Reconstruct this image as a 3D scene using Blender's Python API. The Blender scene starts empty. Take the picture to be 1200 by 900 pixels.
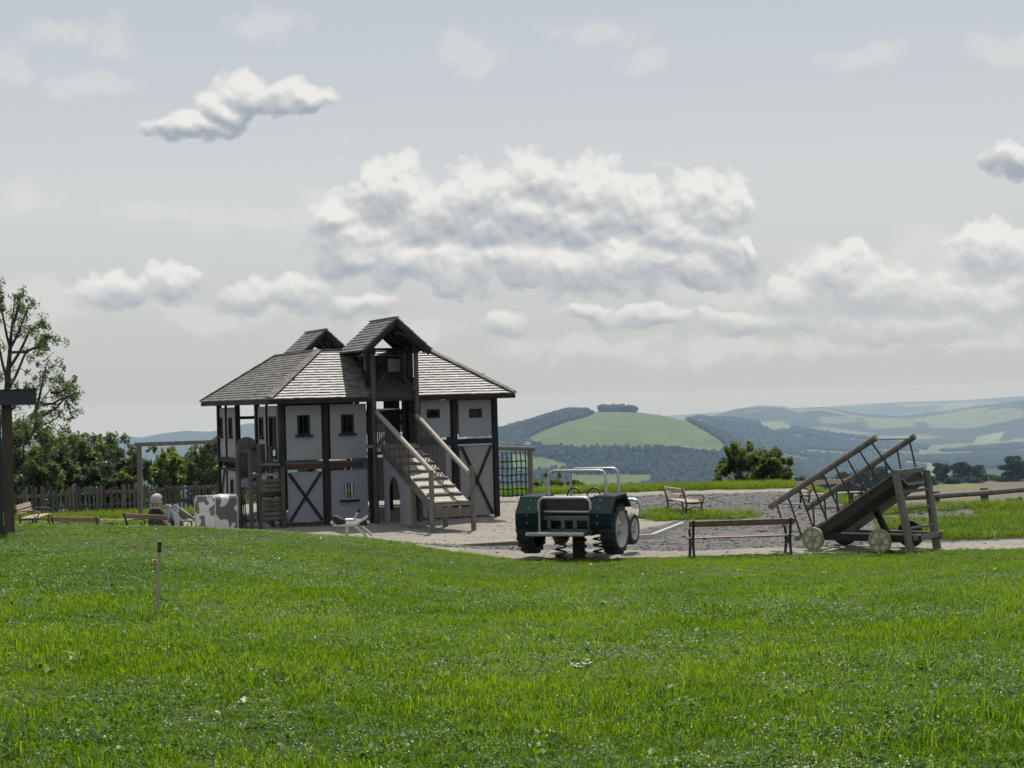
import bpy, math, random
import numpy as np
from math import radians, sin, cos, pi, atan2, asin, sqrt
from mathutils import Vector, Matrix

random.seed(7); rng = np.random.default_rng(11)
scene = bpy.context.scene
col = scene.collection

# ------------------------------------------------------------------ camera
F, HOR, ROLL, CZ = 2050.0, 466.0, radians(1.55), 2.5      # focal length in photo pixels, horizon row, roll, eye height
PIT = math.atan((HOR - 450) / F)
R0 = np.array([1, 0, 0.]); U0 = np.array([0, -sin(PIT), cos(PIT)]); FW = np.array([0, cos(PIT), sin(PIT)])
cr, sr = cos(ROLL), sin(ROLL)
cam_d = bpy.data.cameras.new('camera'); cam = bpy.data.objects.new('camera', cam_d); col.objects.link(cam)
cam_d.sensor_width = 36.0; cam_d.lens = F / 1200 * 36; cam_d.clip_start = 0.1; cam_d.clip_end = 40000
_R = cr * R0 - sr * U0; _U = sr * R0 + cr * U0
cam.matrix_world = Matrix(((_R[0], _U[0], -FW[0], 0), (_R[1], _U[1], -FW[1], 0), (_R[2], _U[2], -FW[2], CZ), (0, 0, 0, 1)))
scene.camera = cam

def ray(px, py):
    X, Y = px - 600, py - 450
    a = cr * X - sr * Y; b = sr * X + cr * Y
    return FW + R0 * a / F - U0 * b / F
def atz(px, py, z):
    d = ray(px, py); return np.array([0, 0, CZ]) + d * (z - CZ) / d[2]
def aty(px, py, y):
    d = ray(px, py); return np.array([0, 0, CZ]) + d * y / d[1]
def projn(P):
    P = np.asarray(P, float) - [0, 0, CZ]
    fy = P @ FW; a = F * (P @ R0) / fy; b = -F * (P @ U0) / fy
    return 600 + a * cr + b * sr, 450 - a * sr + b * cr

# ------------------------------------------------------------------ sky, sun, exposure
SUN = np.array([0.09, 0.58, 1.0]); SUN /= np.linalg.norm(SUN)
world = bpy.data.worlds.new('World'); scene.world = world; world.use_nodes = True
wt = world.node_tree; wt.nodes.clear()
def N(tree, typ, **kw):
    n = tree.nodes.new(typ)
    for k, v in kw.items(): setattr(n, k, v)
    return n
def math_(tree, op, a, b=None, c=None, clamp=False):
    n = N(tree, 'ShaderNodeMath', operation=op, use_clamp=clamp)
    for i, v in enumerate((a, b, c)):
        if v is None: continue
        if isinstance(v, (int, float)): n.inputs[i].default_value = v
        else: tree.links.new(v, n.inputs[i])
    return n.outputs[0]
def mixc(tree, fac, a, b, blend='MIX'):
    n = N(tree, 'ShaderNodeMix', data_type='RGBA', blend_type=blend)
    for sock, v in ((n.inputs[0], fac), (n.inputs[6], a), (n.inputs[7], b)):
        if hasattr(v, 'is_linked') or isinstance(v, bpy.types.NodeSocket): tree.links.new(v, sock)
        elif isinstance(v, (int, float)): sock.default_value = v
        else: sock.default_value = (*v, 1) if len(v) == 3 else v
    return n.outputs[2]
def ramp(tree, fac, stops, interp='LINEAR'):
    n = N(tree, 'ShaderNodeValToRGB'); n.color_ramp.interpolation = interp
    e = n.color_ramp.elements
    while len(e) < len(stops): e.new(0.5)
    for el, (p, c) in zip(e, stops):
        el.position = p; el.color = (c, c, c, 1) if isinstance(c, (int, float)) else (*c, 1)
    tree.links.new(fac, n.inputs[0]); return n.outputs[0]

K = 20.5
def skyuv(px, py):
    d = ray(px, py); d = d / np.linalg.norm(d)
    return K * atan2(d[0], d[1]), K * asin(d[2])
# cumulus lumps: centre and radii in photo pixels
LUMPS = [(452, 226, 58, 44), (415, 282, 66, 36), (395, 262, 40, 26), (505, 250, 56, 40), (560, 232, 60, 42), (625, 218, 54, 40), (690, 226, 58, 42),
         (745, 240, 52, 40), (600, 252, 96, 34), (690, 258, 80, 30), (810, 244, 46, 38), (848, 252, 34, 40), (790, 275, 56, 38), (845, 290, 44, 36), (878, 290, 14, 22),
         (470, 305, 60, 30), (540, 312, 62, 34), (600, 306, 60, 32), (660, 314, 60, 30), (720, 306, 56, 34), (770, 312, 60, 32), (820, 318, 44, 24), (420, 300, 50, 20),
         (222, 150, 46, 18), (258, 132, 34, 22), (288, 112, 34, 27), (322, 116, 34, 20), (358, 118, 34, 17),
         (130, 342, 48, 22), (198, 332, 40, 28), (300, 345, 40, 26), (345, 345, 44, 24), (432, 356, 42, 18), (592, 378, 32, 20),
         (930, 352, 50, 30), (985, 318, 50, 34), (1030, 345, 60, 34), (900, 378, 90, 18), (1100, 350, 70, 34), (1165, 300, 52, 38), (1180, 352, 70, 36), (1090, 380, 120, 20),
         (760, 372, 70, 14), (690, 365, 40, 12), (1195, 188, 38, 24)]
FAINT = [(70, 38, 34, 13), (135, 48, 24, 24), (110, 98, 48, 16), (18, 72, 26, 20), (312, 26, 40, 18), (552, 62, 36, 26), (1015, 66, 50, 15), (1175, 56, 50, 22), (28, 236, 44, 20),
         (180, 246, 60, 14), (300, 250, 90, 18), (370, 245, 60, 24), (760, 68, 30, 14), (700, 40, 60, 14), (1060, 318, 90, 30), (960, 300, 40, 18), (1150, 395, 90, 16), (840, 345, 50, 16), (60, 350, 60, 22), (250, 372, 90, 14), (690, 408, 120, 12), (870, 410, 150, 14), (1090, 290, 60, 30), (480, 390, 60, 12)]
def lump_group(name, lumps, warp, amp, fscale, detail, general, height=False):
    g = bpy.data.node_groups.new(name, 'ShaderNodeTree')
    g.interface.new_socket('P', in_out='INPUT', socket_type='NodeSocketVector')
    g.interface.new_socket('D', in_out='OUTPUT', socket_type='NodeSocketFloat')
    gi = N(g, 'NodeGroupInput'); go = N(g, 'NodeGroupOutput')
    P = gi.outputs[0]
    nz = N(g, 'ShaderNodeTexNoise'); nz.inputs['Scale'].default_value = 1.6; nz.inputs['Detail'].default_value = 3
    g.links.new(P, nz.inputs['Vector'])
    v = N(g, 'ShaderNodeVectorMath', operation='MULTIPLY_ADD'); g.links.new(nz.outputs['Color'], v.inputs[0])
    v.inputs[1].default_value = (warp, warp, 0); v.inputs[2].default_value = (-warp / 2, -warp / 2, 0)
    v2 = N(g, 'ShaderNodeVectorMath', operation='ADD'); g.links.new(v.outputs[0], v2.inputs[0]); g.links.new(P, v2.inputs[1])
    Pw = v2.outputs[0]; acc = None; sw = None; sy_ = None
    for (cx, cy, rx, ry) in lumps:
        u, w = skyuv(cx, cy); rx, ry = rx / 100, ry / 100
        m = N(g, 'ShaderNodeVectorMath', operation='MULTIPLY_ADD'); g.links.new(Pw, m.inputs[0])
        m.inputs[1].default_value = (1 / rx, 1 / ry, 0); m.inputs[2].default_value = (-u / rx, -w / ry, 0)
        l = N(g, 'ShaderNodeVectorMath', operation='LENGTH'); g.links.new(m.outputs[0], l.inputs[0])
        acc = l.outputs['Value'] if acc is None else math_(g, 'SMOOTH_MIN', acc, l.outputs['Value'], 0.25)
        if height:       # how high inside its own lump a point lies: tops catch the sun, undersides do not
            wgt = math_(g, 'POWER', 0.006, l.outputs['Value']); ss = N(g, 'ShaderNodeSeparateXYZ'); g.links.new(m.outputs[0], ss.inputs[0])
            sw = wgt if sw is None else math_(g, 'ADD', sw, wgt)
            sy_ = math_(g, 'MULTIPLY', wgt, ss.outputs[1]) if sy_ is None else math_(g, 'MULTIPLY_ADD', wgt, ss.outputs[1], sy_)
    if height:
        g.interface.new_socket('T', in_out='OUTPUT', socket_type='NodeSocketFloat')
        T_ = math_(g, 'DIVIDE', sy_, math_(g, 'ADD', sw, 1e-9)); g.links.new(math_(g, 'MAXIMUM', math_(g, 'MINIMUM', T_, 1.3), -1.3), go.inputs[1])
    d = math_(g, 'SUBTRACT', 1.0, acc)
    d = math_(g, 'MAXIMUM', d, -1.5)
    if general:          # the same kind of cloud goes on over the rest of the sky
        n2 = N(g, 'ShaderNodeTexNoise'); n2.inputs['Scale'].default_value = 0.34; n2.inputs['Detail'].default_value = 2
        mp = N(g, 'ShaderNodeVectorMath', operation='MULTIPLY'); g.links.new(P, mp.inputs[0]); mp.inputs[1].default_value = (0.8, 1.5, 0)
        g.links.new(mp.outputs[0], n2.inputs['Vector'])
        gen = math_(g, 'MULTIPLY', math_(g, 'SUBTRACT', n2.outputs['Fac'], 0.55), 6.0)
        sx = N(g, 'ShaderNodeSeparateXYZ'); g.links.new(P, sx.inputs[0])
        outx = math_(g, 'SUBTRACT', math_(g, 'ABSOLUTE', sx.outputs[0]), 6.6)
        outy = math_(g, 'SUBTRACT', sx.outputs[1], 5.2)
        out = math_(g, 'MULTIPLY', math_(g, 'MAXIMUM', outx, outy), 1.0, clamp=True)
        gen = math_(g, 'SUBTRACT', math_(g, 'MULTIPLY', math_(g, 'ADD', gen, 1.5), out), 1.5)
        d = math_(g, 'MAXIMUM', d, gen)
    f = N(g, 'ShaderNodeTexNoise'); f.inputs['Scale'].default_value = fscale; f.inputs['Detail'].default_value = detail; f.inputs['Roughness'].default_value = 0.54
    f.inputs['Distortion'].default_value = 0.15
    g.links.new(P, f.inputs['Vector'])
    d = math_(g, 'ADD', d, math_(g, 'MULTIPLY', math_(g, 'SUBTRACT', f.outputs['Fac'], 0.5), amp))
    if height:           # rounded billows with creases between them
        wv = N(g, 'ShaderNodeVectorMath', operation='MULTIPLY_ADD'); g.links.new(f.outputs['Color'], wv.inputs[0]); wv.inputs[1].default_value = (.22, .22, 0); g.links.new(P, wv.inputs[2])
        for vs__, va in ((2.6, .58), (6.2, .28)):
            vo = N(g, 'ShaderNodeTexVoronoi', voronoi_dimensions='2D'); vo.inputs['Scale'].default_value = vs__; g.links.new(wv.outputs[0], vo.inputs['Vector'])
            d = math_(g, 'ADD', d, math_(g, 'MULTIPLY', math_(g, 'SUBTRACT', 0.42, vo.outputs['Distance']), va))
    g.links.new(d, go.inputs[0])
    return g
tc = N(wt, 'ShaderNodeTexCoord'); sx = N(wt, 'ShaderNodeSeparateXYZ')
wt.links.new(tc.outputs['Generated'], sx.inputs[0])
uu = math_(wt, 'MULTIPLY', math_(wt, 'ARCTAN2', sx.outputs[0], sx.outputs[1]), K)
vv = math_(wt, 'MULTIPLY', math_(wt, 'ARCSINE', sx.outputs[2]), K)
cb = N(wt, 'ShaderNodeCombineXYZ'); wt.links.new(uu, cb.inputs[0]); wt.links.new(vv, cb.inputs[1])
gm = lump_group('cumulus', LUMPS, 0.46, 1.55, 2.1, 9, True, True)
gf = lump_group('faint_cloud', FAINT, 0.5, 2.4, 2.4, 7, True)
def ev(group, off):
    n = N(wt, 'ShaderNodeGroup'); n.node_tree = group
    if off:
        a = N(wt, 'ShaderNodeVectorMath', operation='ADD'); wt.links.new(cb.outputs[0], a.inputs[0]); a.inputs[1].default_value = off
        wt.links.new(a.outputs[0], n.inputs[0])
    else: wt.links.new(cb.outputs[0], n.inputs[0])
    return n.outputs
D0, T0 = ev(gm, None); D1 = ev(gm, (0.02, 0.07, 0))[0]; Df = ev(gf, None)[0]
alpha = ramp(wt, math_(wt, 'ADD', math_(wt, 'MULTIPLY', D0, 0.5), 0.5), [(0.43, 0.0), (0.51, 0.52), (0.61, 0.97)])
alpha = math_(wt, 'MULTIPLY', alpha, math_(wt, 'MINIMUM', math_(wt, 'MULTIPLY_ADD', vv, 0.32, 0.42), 0.97), clamp=True)   # low, distant cloud is paler
alphaf = ramp(wt, math_(wt, 'ADD', math_(wt, 'MULTIPLY', Df, 0.5), 0.5), [(0.38, 0.0), (0.75, 0.48)])
tn_ = N(wt, 'ShaderNodeTexNoise'); tn_.inputs['Scale'].default_value = 2.6; tn_.inputs['Detail'].default_value = 3; wt.links.new(cb.outputs[0], tn_.inputs['Vector'])
sh = math_(wt, 'ADD', math_(wt, 'MULTIPLY', math_(wt, 'SUBTRACT', D0, D1), 0.70), math_(wt, 'MULTIPLY', T0, 0.46))
sh = math_(wt, 'ADD', sh, math_(wt, 'MULTIPLY', math_(wt, 'SUBTRACT', tn_.outputs['Fac'], 0.5), 0.7))
sh = math_(wt, 'MULTIPLY', sh, math_(wt, 'MULTIPLY_ADD', vv, 0.30, 0.22, clamp=True))    # less contrast in the far, low cloud
sh = math_(wt, 'ADD', sh, 0.56)
ccol = ramp(wt, sh, [(0.12, (3.6, 4.05, 4.65)), (0.52, (5.8, 5.95, 6.05)), (0.85, (8.5, 8.35, 8.1))])
sky = N(wt, 'ShaderNodeTexSky', sky_type='NISHITA'); sky.sun_disc = False
sky.sun_elevation = asin(SUN[2]); sky.sun_rotation = atan2(SUN[0], SUN[1])
sv = N(wt, 'ShaderNodeCombineXYZ'); wt.links.new(sx.outputs[0], sv.inputs[0]); wt.links.new(sx.outputs[1], sv.inputs[1])
wt.links.new(math_(wt, 'MAXIMUM', sx.outputs[2], 0.02), sv.inputs[2]); wt.links.new(sv.outputs[0], sky.inputs[0])   # below the horizon the sky goes on as at the horizon
sky.altitude = 600; sky.air_density = 1.0; sky.dust_density = 2.0; sky.ozone_density = 1.0
# thin even veil of high cloud over the whole dome
vcol = ramp(wt, math_(wt, 'MULTIPLY', vv, 0.125, clamp=True), [(0.0, (0.510, 0.528, 0.532)), (0.10, (0.540, 0.553, 0.552)), (0.30, (0.635, 0.637, 0.625)), (0.60, (0.520, 0.556, 0.590)), (1.0, (0.47, 0.525, 0.59))])
vx = N(wt, 'ShaderNodeVectorMath', operation='SCALE'); wt.links.new(vcol, vx.inputs[0]); vx.inputs['Scale'].default_value = 10.45
veil = mixc(wt, 0.84, sky.outputs[0], vx.outputs[0])
c1 = mixc(wt, alphaf, veil, (7.4, 7.35, 7.2))
c2 = mixc(wt, alpha, c1, ccol)
bg = N(wt, 'ShaderNodeBackground'); bg.inputs['Strength'].default_value = 0.10
wo = N(wt, 'ShaderNodeOutputWorld'); wt.links.new(c2, bg.inputs['Color']); wt.links.new(bg.outputs[0], wo.inputs['Surface'])
world.cycles.sampling_method = 'MANUAL'; world.cycles.sample_map_resolution = 512

sl = bpy.data.lights.new('sun', 'SUN'); sl.energy = 4.3; sl.angle = radians(0.6); sl.color = (1.0, 0.955, 0.88)
so = bpy.data.objects.new('sun', sl); col.objects.link(so); so.location = (0, 0, 60)
so.rotation_euler = Vector(SUN).to_track_quat('Z', 'Y').to_euler()
vs = scene.view_settings; vs.view_transform = 'Standard'; vs.look = 'None'; vs.exposure = 0.0; vs.gamma = 1.0
scene.cycles.use_adaptive_sampling = True; scene.cycles.adaptive_threshold = 0.025; scene.cycles.use_denoising = True; scene.cycles.max_bounces = 6; scene.cycles.diffuse_bounces = 3
scene.cycles.transmission_bounces = 4; scene.cycles.sample_clamp_indirect = 6.0

# ------------------------------------------------------------------ helpers
def V3(*a): return np.array(a, float)
def unit(v): v = np.asarray(v, float); return v / (np.linalg.norm(v) + 1e-12)
class MB:
    """collects shapes, builds ONE mesh object"""
    def __init__(s): s.v = []; s.f = []
    def add(s, vs, fs):
        b = len(s.v); s.v += [tuple(map(float, p)) for p in vs]; s.f += [tuple(b + i for i in f) for f in fs]; return s
    def obox(s, c, ax, h):                      # centre, three axes, half sizes
        c = np.asarray(c, float); ax = [np.asarray(a, float) for a in ax]
        P = [c + ax[0] * h[0] * i + ax[1] * h[1] * j + ax[2] * h[2] * k for k in (-1, 1) for j in (-1, 1) for i in (-1, 1)]
        return s.add(P, [(0, 2, 3, 1), (4, 5, 7, 6), (0, 1, 5, 4), (2, 6, 7, 3), (0, 4, 6, 2), (1, 3, 7, 5)])
    def box(s, x0, x1, y0, y1, z0, z1):
        return s.obox(((x0 + x1) / 2, (y0 + y1) / 2, (z0 + z1) / 2), np.eye(3), (abs(x1 - x0) / 2, abs(y1 - y0) / 2, abs(z1 - z0) / 2))
    def bar(s, p0, p1, w, h, up=(0, 0, 1)):     # w sideways, h along up
        p0, p1 = np.asarray(p0, float), np.asarray(p1, float); d = p1 - p0; L = np.linalg.norm(d); d = d / L
        up = np.asarray(up, float)
        if abs(d @ up) > 0.98: up = V3(0, 1, 0)
        sd = unit(np.cross(d, up)); u2 = np.cross(sd, d)
        return s.obox((p0 + p1) / 2, (d, sd, u2), (L / 2, w / 2, h / 2))
    def tube(s, pts, r, n=8, caps=True, closed=False):
        pts = [np.asarray(p, float) for p in pts]; m = len(pts)
        rs = [r] * m if isinstance(r, (int, float)) else list(r)
        b = len(s.v); prev = None
        for i, p in enumerate(pts):
            if closed: d = unit(pts[(i + 1) % m] - pts[i - 1])
            else: d = unit(pts[min(i + 1, m - 1)] - pts[max(i - 1, 0)])
            if prev is None:
                a = V3(0, 0, 1) if abs(d[2]) < 0.9 else V3(1, 0, 0)
                e = unit(np.cross(d, a))
            else: e = unit(prev - d * (prev @ d))
            prev = e; g = np.cross(d, e)
            for k in range(n):
                t = 2 * pi * k / n; s.v.append(tuple(p + rs[i] * (cos(t) * e + sin(t) * g)))
        for i in range(m if closed else m - 1):
            j = (i + 1) % m
            for k in range(n):
                k2 = (k + 1) % n; s.f.append((b + i * n + k, b + i * n + k2, b + j * n + k2, b + j * n + k))
        if caps and not closed:
            s.f.append(tuple(b + k for k in reversed(range(n)))); s.f.append(tuple(b + (m - 1) * n + k for k in range(n)))
        return s
    def prism(s, poly, o, ex, ey, en, th):      # 2-D polygon at origin o, axes ex, ey, thickness th along en
        o, ex, ey, en = (np.asarray(a, float) for a in (o, ex, ey, en)); n = len(poly)
        P = [o + ex * a + ey * c for a, c in poly]; Q = [p + en * th for p in P]
        return s.add(P + Q, [tuple(reversed(range(n))), tuple(range(n, 2 * n))] + [(i, (i + 1) % n, n + (i + 1) % n, n + i) for i in range(n)])
    def lathe(s, prof, o, axis, n=24):          # profile of (radius, height along axis)
        o = np.asarray(o, float); axis = unit(axis); a = V3(0, 0, 1) if abs(axis[2]) < 0.9 else V3(1, 0, 0)
        e = unit(np.cross(axis, a)); g = np.cross(axis, e); b = len(s.v); m = len(prof)
        for (r, h) in prof:
            for k in range(n):
                t = 2 * pi * k / n; s.v.append(tuple(o + axis * h + r * (cos(t) * e + sin(t) * g)))
        for i in range(m - 1):
            for k in range(n):
                k2 = (k + 1) % n; s.f.append((b + i * n + k, b + i * n + k2, b + (i + 1) * n + k2, b + (i + 1) * n + k))
        return s
    def build(s, name, mat, parent=None, smooth=False, bevel=0, kind=None):
        me = bpy.data.meshes.new(name); me.from_pydata(s.v, [], s.f); me.update()
        if smooth:
            me.polygons.foreach_set('use_smooth', [True] * len(me.polygons))
            try: me.set_sharp_from_angle(angle=radians(40))
            except Exception: pass
        o = bpy.data.objects.new(name, me); col.objects.link(o)
        if mat: me.materials.append(mat)
        if parent: o.parent = parent
        if bevel:
            m = o.modifiers.new('bevel', 'BEVEL'); m.width = bevel; m.segments = 1; m.limit_method = 'ANGLE'
        if kind: o['kind'] = kind
        return o
def np_mesh(name, verts, faces, mat, parent=None, smooth=False, attrs=None):
    """verts (n,3), faces (m,k) numpy"""
    me = bpy.data.meshes.new(name); n, (m, k) = len(verts), faces.shape
    me.vertices.add(n); me.vertices.foreach_set('co', np.asarray(verts, np.float32).ravel())
    me.loops.add(m * k); me.loops.foreach_set('vertex_index', faces.astype(np.int32).ravel())
    me.polygons.add(m); me.polygons.foreach_set('loop_start', np.arange(0, m * k, k, dtype=np.int32)); me.polygons.foreach_set('loop_total', np.full(m, k, np.int32))
    if smooth: me.polygons.foreach_set('use_smooth', np.ones(m, bool))
    for an, typ, dat in (attrs or []):
        a = me.attributes.new(an, typ, 'POINT'); a.data.foreach_set('color' if 'COLOR' in typ else 'value', np.asarray(dat, np.float32).ravel())
    me.update(calc_edges=True); me.validate()
    o = bpy.data.objects.new(name, me); col.objects.link(o)
    if mat: me.materials.append(mat)
    if parent: o.parent = parent
    return o
def tag(o, label=None, cat=None, group=None, kind=None):
    if label: o['label'] = label
    if cat: o['category'] = cat
    if group: o['group'] = group
    if kind: o['kind'] = kind
    return o
def empty(name, loc, rz=0.0, label=None, cat=None, group=None):
    o = bpy.data.objects.new(name, None); col.objects.link(o); o.location = tuple(map(float, loc)); o.rotation_euler = (0, 0, rz); o.empty_display_size = 0.2
    return tag(o, label, cat, group)
def arc(c, r, a0, a1, n, ex, ey):
    c, ex, ey = (np.asarray(a, float) for a in (c, ex, ey))
    return [c + r * (cos(a) * ex + sin(a) * ey) for a in np.linspace(a0, a1, n)]
def smooth01(t): t = np.clip(t, 0, 1); return t * t * (3 - 2 * t)
def fnoise(x, y, s=1.0, seed=0):
    """cheap smooth pseudo noise in -1..1"""
    x = np.asarray(x, float) * s; y = np.asarray(y, float) * s; o = seed * 1.7
    return (np.sin(1.3 * x + 2.1 * y + o) + np.sin(2.7 * x - 1.9 * y + 1.3 + o * 2) * .7 + np.sin(-3.9 * x + 4.3 * y + 4.1 + o) * .5 + np.sin(6.1 * x + 5.3 * y + 2.2) * .3) / 2.5

# ------------------------------------------------------------------ materials
def mat(name, c1, c2=None, scale=6.0, rough=0.7, bump=0.0, bscale=None, stretch=(1, 1, 1), metal=0.0, spec=0.5, coord='Object', vary=0.0, detail=6, island=0.0, c3=None):
    m = bpy.data.materials.new(name); m.use_nodes = True; t = m.node_tree; b = t.nodes['Principled BSDF']
    b.inputs['Roughness'].default_value = rough; b.inputs['Metallic'].default_value = metal; b.inputs['Specular IOR Level'].default_value = spec
    c2 = c2 or c1
    tcn = N(t, 'ShaderNodeTexCoord'); mp = N(t, 'ShaderNodeMapping'); mp.inputs['Scale'].default_value = stretch
    if coord == 'World':
        gg = N(t, 'ShaderNodeNewGeometry'); t.links.new(gg.outputs['Position'], mp.inputs['Vector'])
    else: t.links.new(tcn.outputs[coord], mp.inputs['Vector'])
    nz = N(t, 'ShaderNodeTexNoise'); nz.inputs['Scale'].default_value = scale; nz.inputs['Detail'].default_value = detail; nz.inputs['Roughness'].default_value = 0.62
    t.links.new(mp.outputs[0], nz.inputs['Vector'])
    fac = ramp(t, nz.outputs['Fac'], [(0.3, 0.0), (0.7, 1.0)])
    c = mixc(t, fac, c1, c2)
    if c3:
        n3 = N(t, 'ShaderNodeTexNoise'); n3.inputs['Scale'].default_value = scale * 0.22; n3.inputs['Detail'].default_value = 3; t.links.new(mp.outputs[0], n3.inputs['Vector'])
        c = mixc(t, ramp(t, n3.outputs['Fac'], [(0.45, 0.0), (0.65, 0.8)]), c, c3)
    if vary:
        oi = N(t, 'ShaderNodeObjectInfo'); k = math_(t, 'ADD', math_(t, 'MULTIPLY', oi.outputs['Random'], 2 * vary), 1 - vary)
        cc = N(t, 'ShaderNodeCombineXYZ'); [t.links.new(k, cc.inputs[i]) for i in range(3)]
        c = mixc(t, 1.0, c, cc.outputs[0], 'MULTIPLY')
    if island:
        gi = N(t, 'ShaderNodeNewGeometry'); k = math_(t, 'ADD', math_(t, 'MULTIPLY', gi.outputs['Random Per Island'], 2 * island), 1 - island)
        cc = N(t, 'ShaderNodeCombineXYZ'); [t.links.new(k, cc.inputs[i]) for i in range(3)]
        c = mixc(t, 1.0, c, cc.outputs[0], 'MULTIPLY')
    t.links.new(c, b.inputs['Base Color'])
    if bump:
        n2 = N(t, 'ShaderNodeTexNoise'); n2.inputs['Scale'].default_value = bscale or scale * 4; n2.inputs['Detail'].default_value = 4; t.links.new(mp.outputs[0], n2.inputs['Vector'])
        bp = N(t, 'ShaderNodeBump'); bp.inputs['Strength'].default_value = bump; bp.inputs['Distance'].default_value = 0.02
        t.links.new(n2.outputs['Fac'], bp.inputs['Height']); t.links.new(bp.outputs[0], b.inputs['Normal'])
    return m
M = {}
M['wood'] = mat('weathered_wood', (0.105, 0.095, 0.082), (0.21, 0.19, 0.165), 9, 0.75, 0.4, 40, (1, 1, 0.25), vary=0.18, spec=0.3)
M['wood_shaded'] = mat('shaded_weathered_wood', (0.06, 0.056, 0.05), (0.12, 0.11, 0.098), 9, 0.75, 0.4, 40, (1, 1, 0.25), vary=0.2, spec=0.25)  # darker copy of the weathered wood, with shade put into the colour
M['plank'] = mat('pale_plank', (0.24, 0.21, 0.17), (0.37, 0.33, 0.275), 10, 0.6, 0.3, 50, vary=0.12)
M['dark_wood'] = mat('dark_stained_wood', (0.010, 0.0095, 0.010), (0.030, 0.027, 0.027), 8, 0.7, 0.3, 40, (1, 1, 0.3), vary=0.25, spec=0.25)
M['brown_wood'] = mat('brown_stained_wood', (0.038, 0.022, 0.016), (0.072, 0.044, 0.030), 8, 0.65, 0.3, 40, vary=0.15, spec=0.3)
M['panel'] = mat('light_grey_panel', (0.235, 0.247, 0.275), (0.272, 0.282, 0.306), 1.6, 0.6, 0.05, 60, vary=0.06, c3=(0.235, 0.24, 0.25))
M['shingle'] = mat('weathered_shingle', (0.115, 0.105, 0.094), (0.21, 0.193, 0.175), 14, 0.50, 0.22, 60, island=0.34, spec=0.5)
M['shingle_deck'] = mat('roof_deck', (0.04, 0.033, 0.028), (0.06, 0.05, 0.04), 8, 0.8)
M['steel'] = mat('galvanised_steel', (0.42, 0.43, 0.44), (0.55, 0.55, 0.56), 14, 0.35, 0, metal=0.85)
M['green'] = mat('dark_green_panel', (0.004, 0.018, 0.019), (0.007, 0.026, 0.026), 5, 0.6, c3=(0.006, 0.021, 0.021), spec=0.12)
M['brown_panel'] = mat('brown_black_panel', (0.028, 0.022, 0.021), (0.042, 0.034, 0.032), 7, 0.5)
M['teal_grey'] = mat('grey_green_board', (0.08, 0.11, 0.11), (0.11, 0.14, 0.135), 7, 0.5)
M['rubber_and_shade'] = mat('black_rubber_and_shade', (0.008, 0.008, 0.008), (0.018, 0.017, 0.016), 12, 0.7)
M['rim'] = mat('grey_white_rim', (0.42, 0.42, 0.40), (0.55, 0.55, 0.53), 8, 0.45)
M['hub_yellow'] = mat('faded_yellow_hub', (0.34, 0.33, 0.25), (0.42, 0.40, 0.31), 8, 0.5)
M['yellow'] = mat('olive_yellow_paint', (0.24, 0.25, 0.085), (0.33, 0.335, 0.13), 9, 0.55, vary=0.05)
M['white_spoke'] = mat('grey_white_paint', (0.45, 0.46, 0.50), (0.56, 0.56, 0.60), 9, 0.5)
M['iron'] = mat('black_cast_iron', (0.012, 0.012, 0.013), (0.025, 0.024, 0.024), 20, 0.5, 0.2, 60)
M['bench'] = mat('shaded_bench_wood', (0.14, 0.082, 0.052), (0.24, 0.15, 0.10), 10, 0.42, 0.2, 50, (0.3, 1, 1), vary=0.12)  # bench wood seen from its unlit back, shade put into the colour
M['bench_sunlit'] = mat('sunlit_bench_wood', (0.36, 0.27, 0.18), (0.48, 0.38, 0.27), 10, 0.45, 0.2, 50, (0.3, 1, 1), vary=0.08)  # same bench wood on the sunny side, sunlight put into the colour
M['rope'] = mat('dark_green_rope', (0.010, 0.028, 0.024), (0.020, 0.045, 0.038), 20, 0.8)
M['skin'] = mat('skin', (0.48, 0.29, 0.21), (0.55, 0.34, 0.25), 20, 0.5)
M['hair'] = mat('pale_hair', (0.34, 0.31, 0.27), (0.52, 0.49, 0.44), 60, 0.5, 0.5, 150)
M['black_cloth'] = mat('black_cloth', (0.012, 0.012, 0.014), (0.022, 0.021, 0.023), 15, 0.9)
M['jean'] = mat('blue_grey_cloth', (0.05, 0.06, 0.09), (0.08, 0.09, 0.13), 20, 0.9)
M['white_cloth'] = mat('pale_lilac_cloth', (0.50, 0.48, 0.54), (0.66, 0.64, 0.68), 9, 0.9, 0.3, 30)
M['slate'] = mat('dark_blue_fascia', (0.020, 0.026, 0.042), (0.030, 0.037, 0.056), 4, 0.55)
M['post_brown'] = mat('dark_brown_post', (0.040, 0.026, 0.020), (0.085, 0.055, 0.042), 8, 0.7, 0.3, 40, (1, 1, 0.2))
M['picket'] = mat('old_picket_wood', (0.085, 0.076, 0.066), (0.17, 0.15, 0.13), 9, 0.85, 0.4, 40, (1, 1, 0.2), vary=0.45)
M['concrete'] = mat('pale_edging', (0.42, 0.40, 0.36), (0.52, 0.49, 0.44), 14, 0.85)
M['bark'] = mat('bark', (0.035, 0.028, 0.022), (0.07, 0.058, 0.045), 12, 0.9, 0.5, 40, (1, 1, 0.3))
M['log'] = mat('brown_log', (0.085, 0.070, 0.052), (0.16, 0.135, 0.105), 10, 0.8, 0.4, 40, vary=0.2)
M['wall_white'] = mat('white_render', (0.7, 0.69, 0.66), None, 3, 0.8)
M['roof_red'] = mat('red_roof', (0.22, 0.10, 0.07), (0.28, 0.13, 0.09), 3, 0.8)

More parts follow.
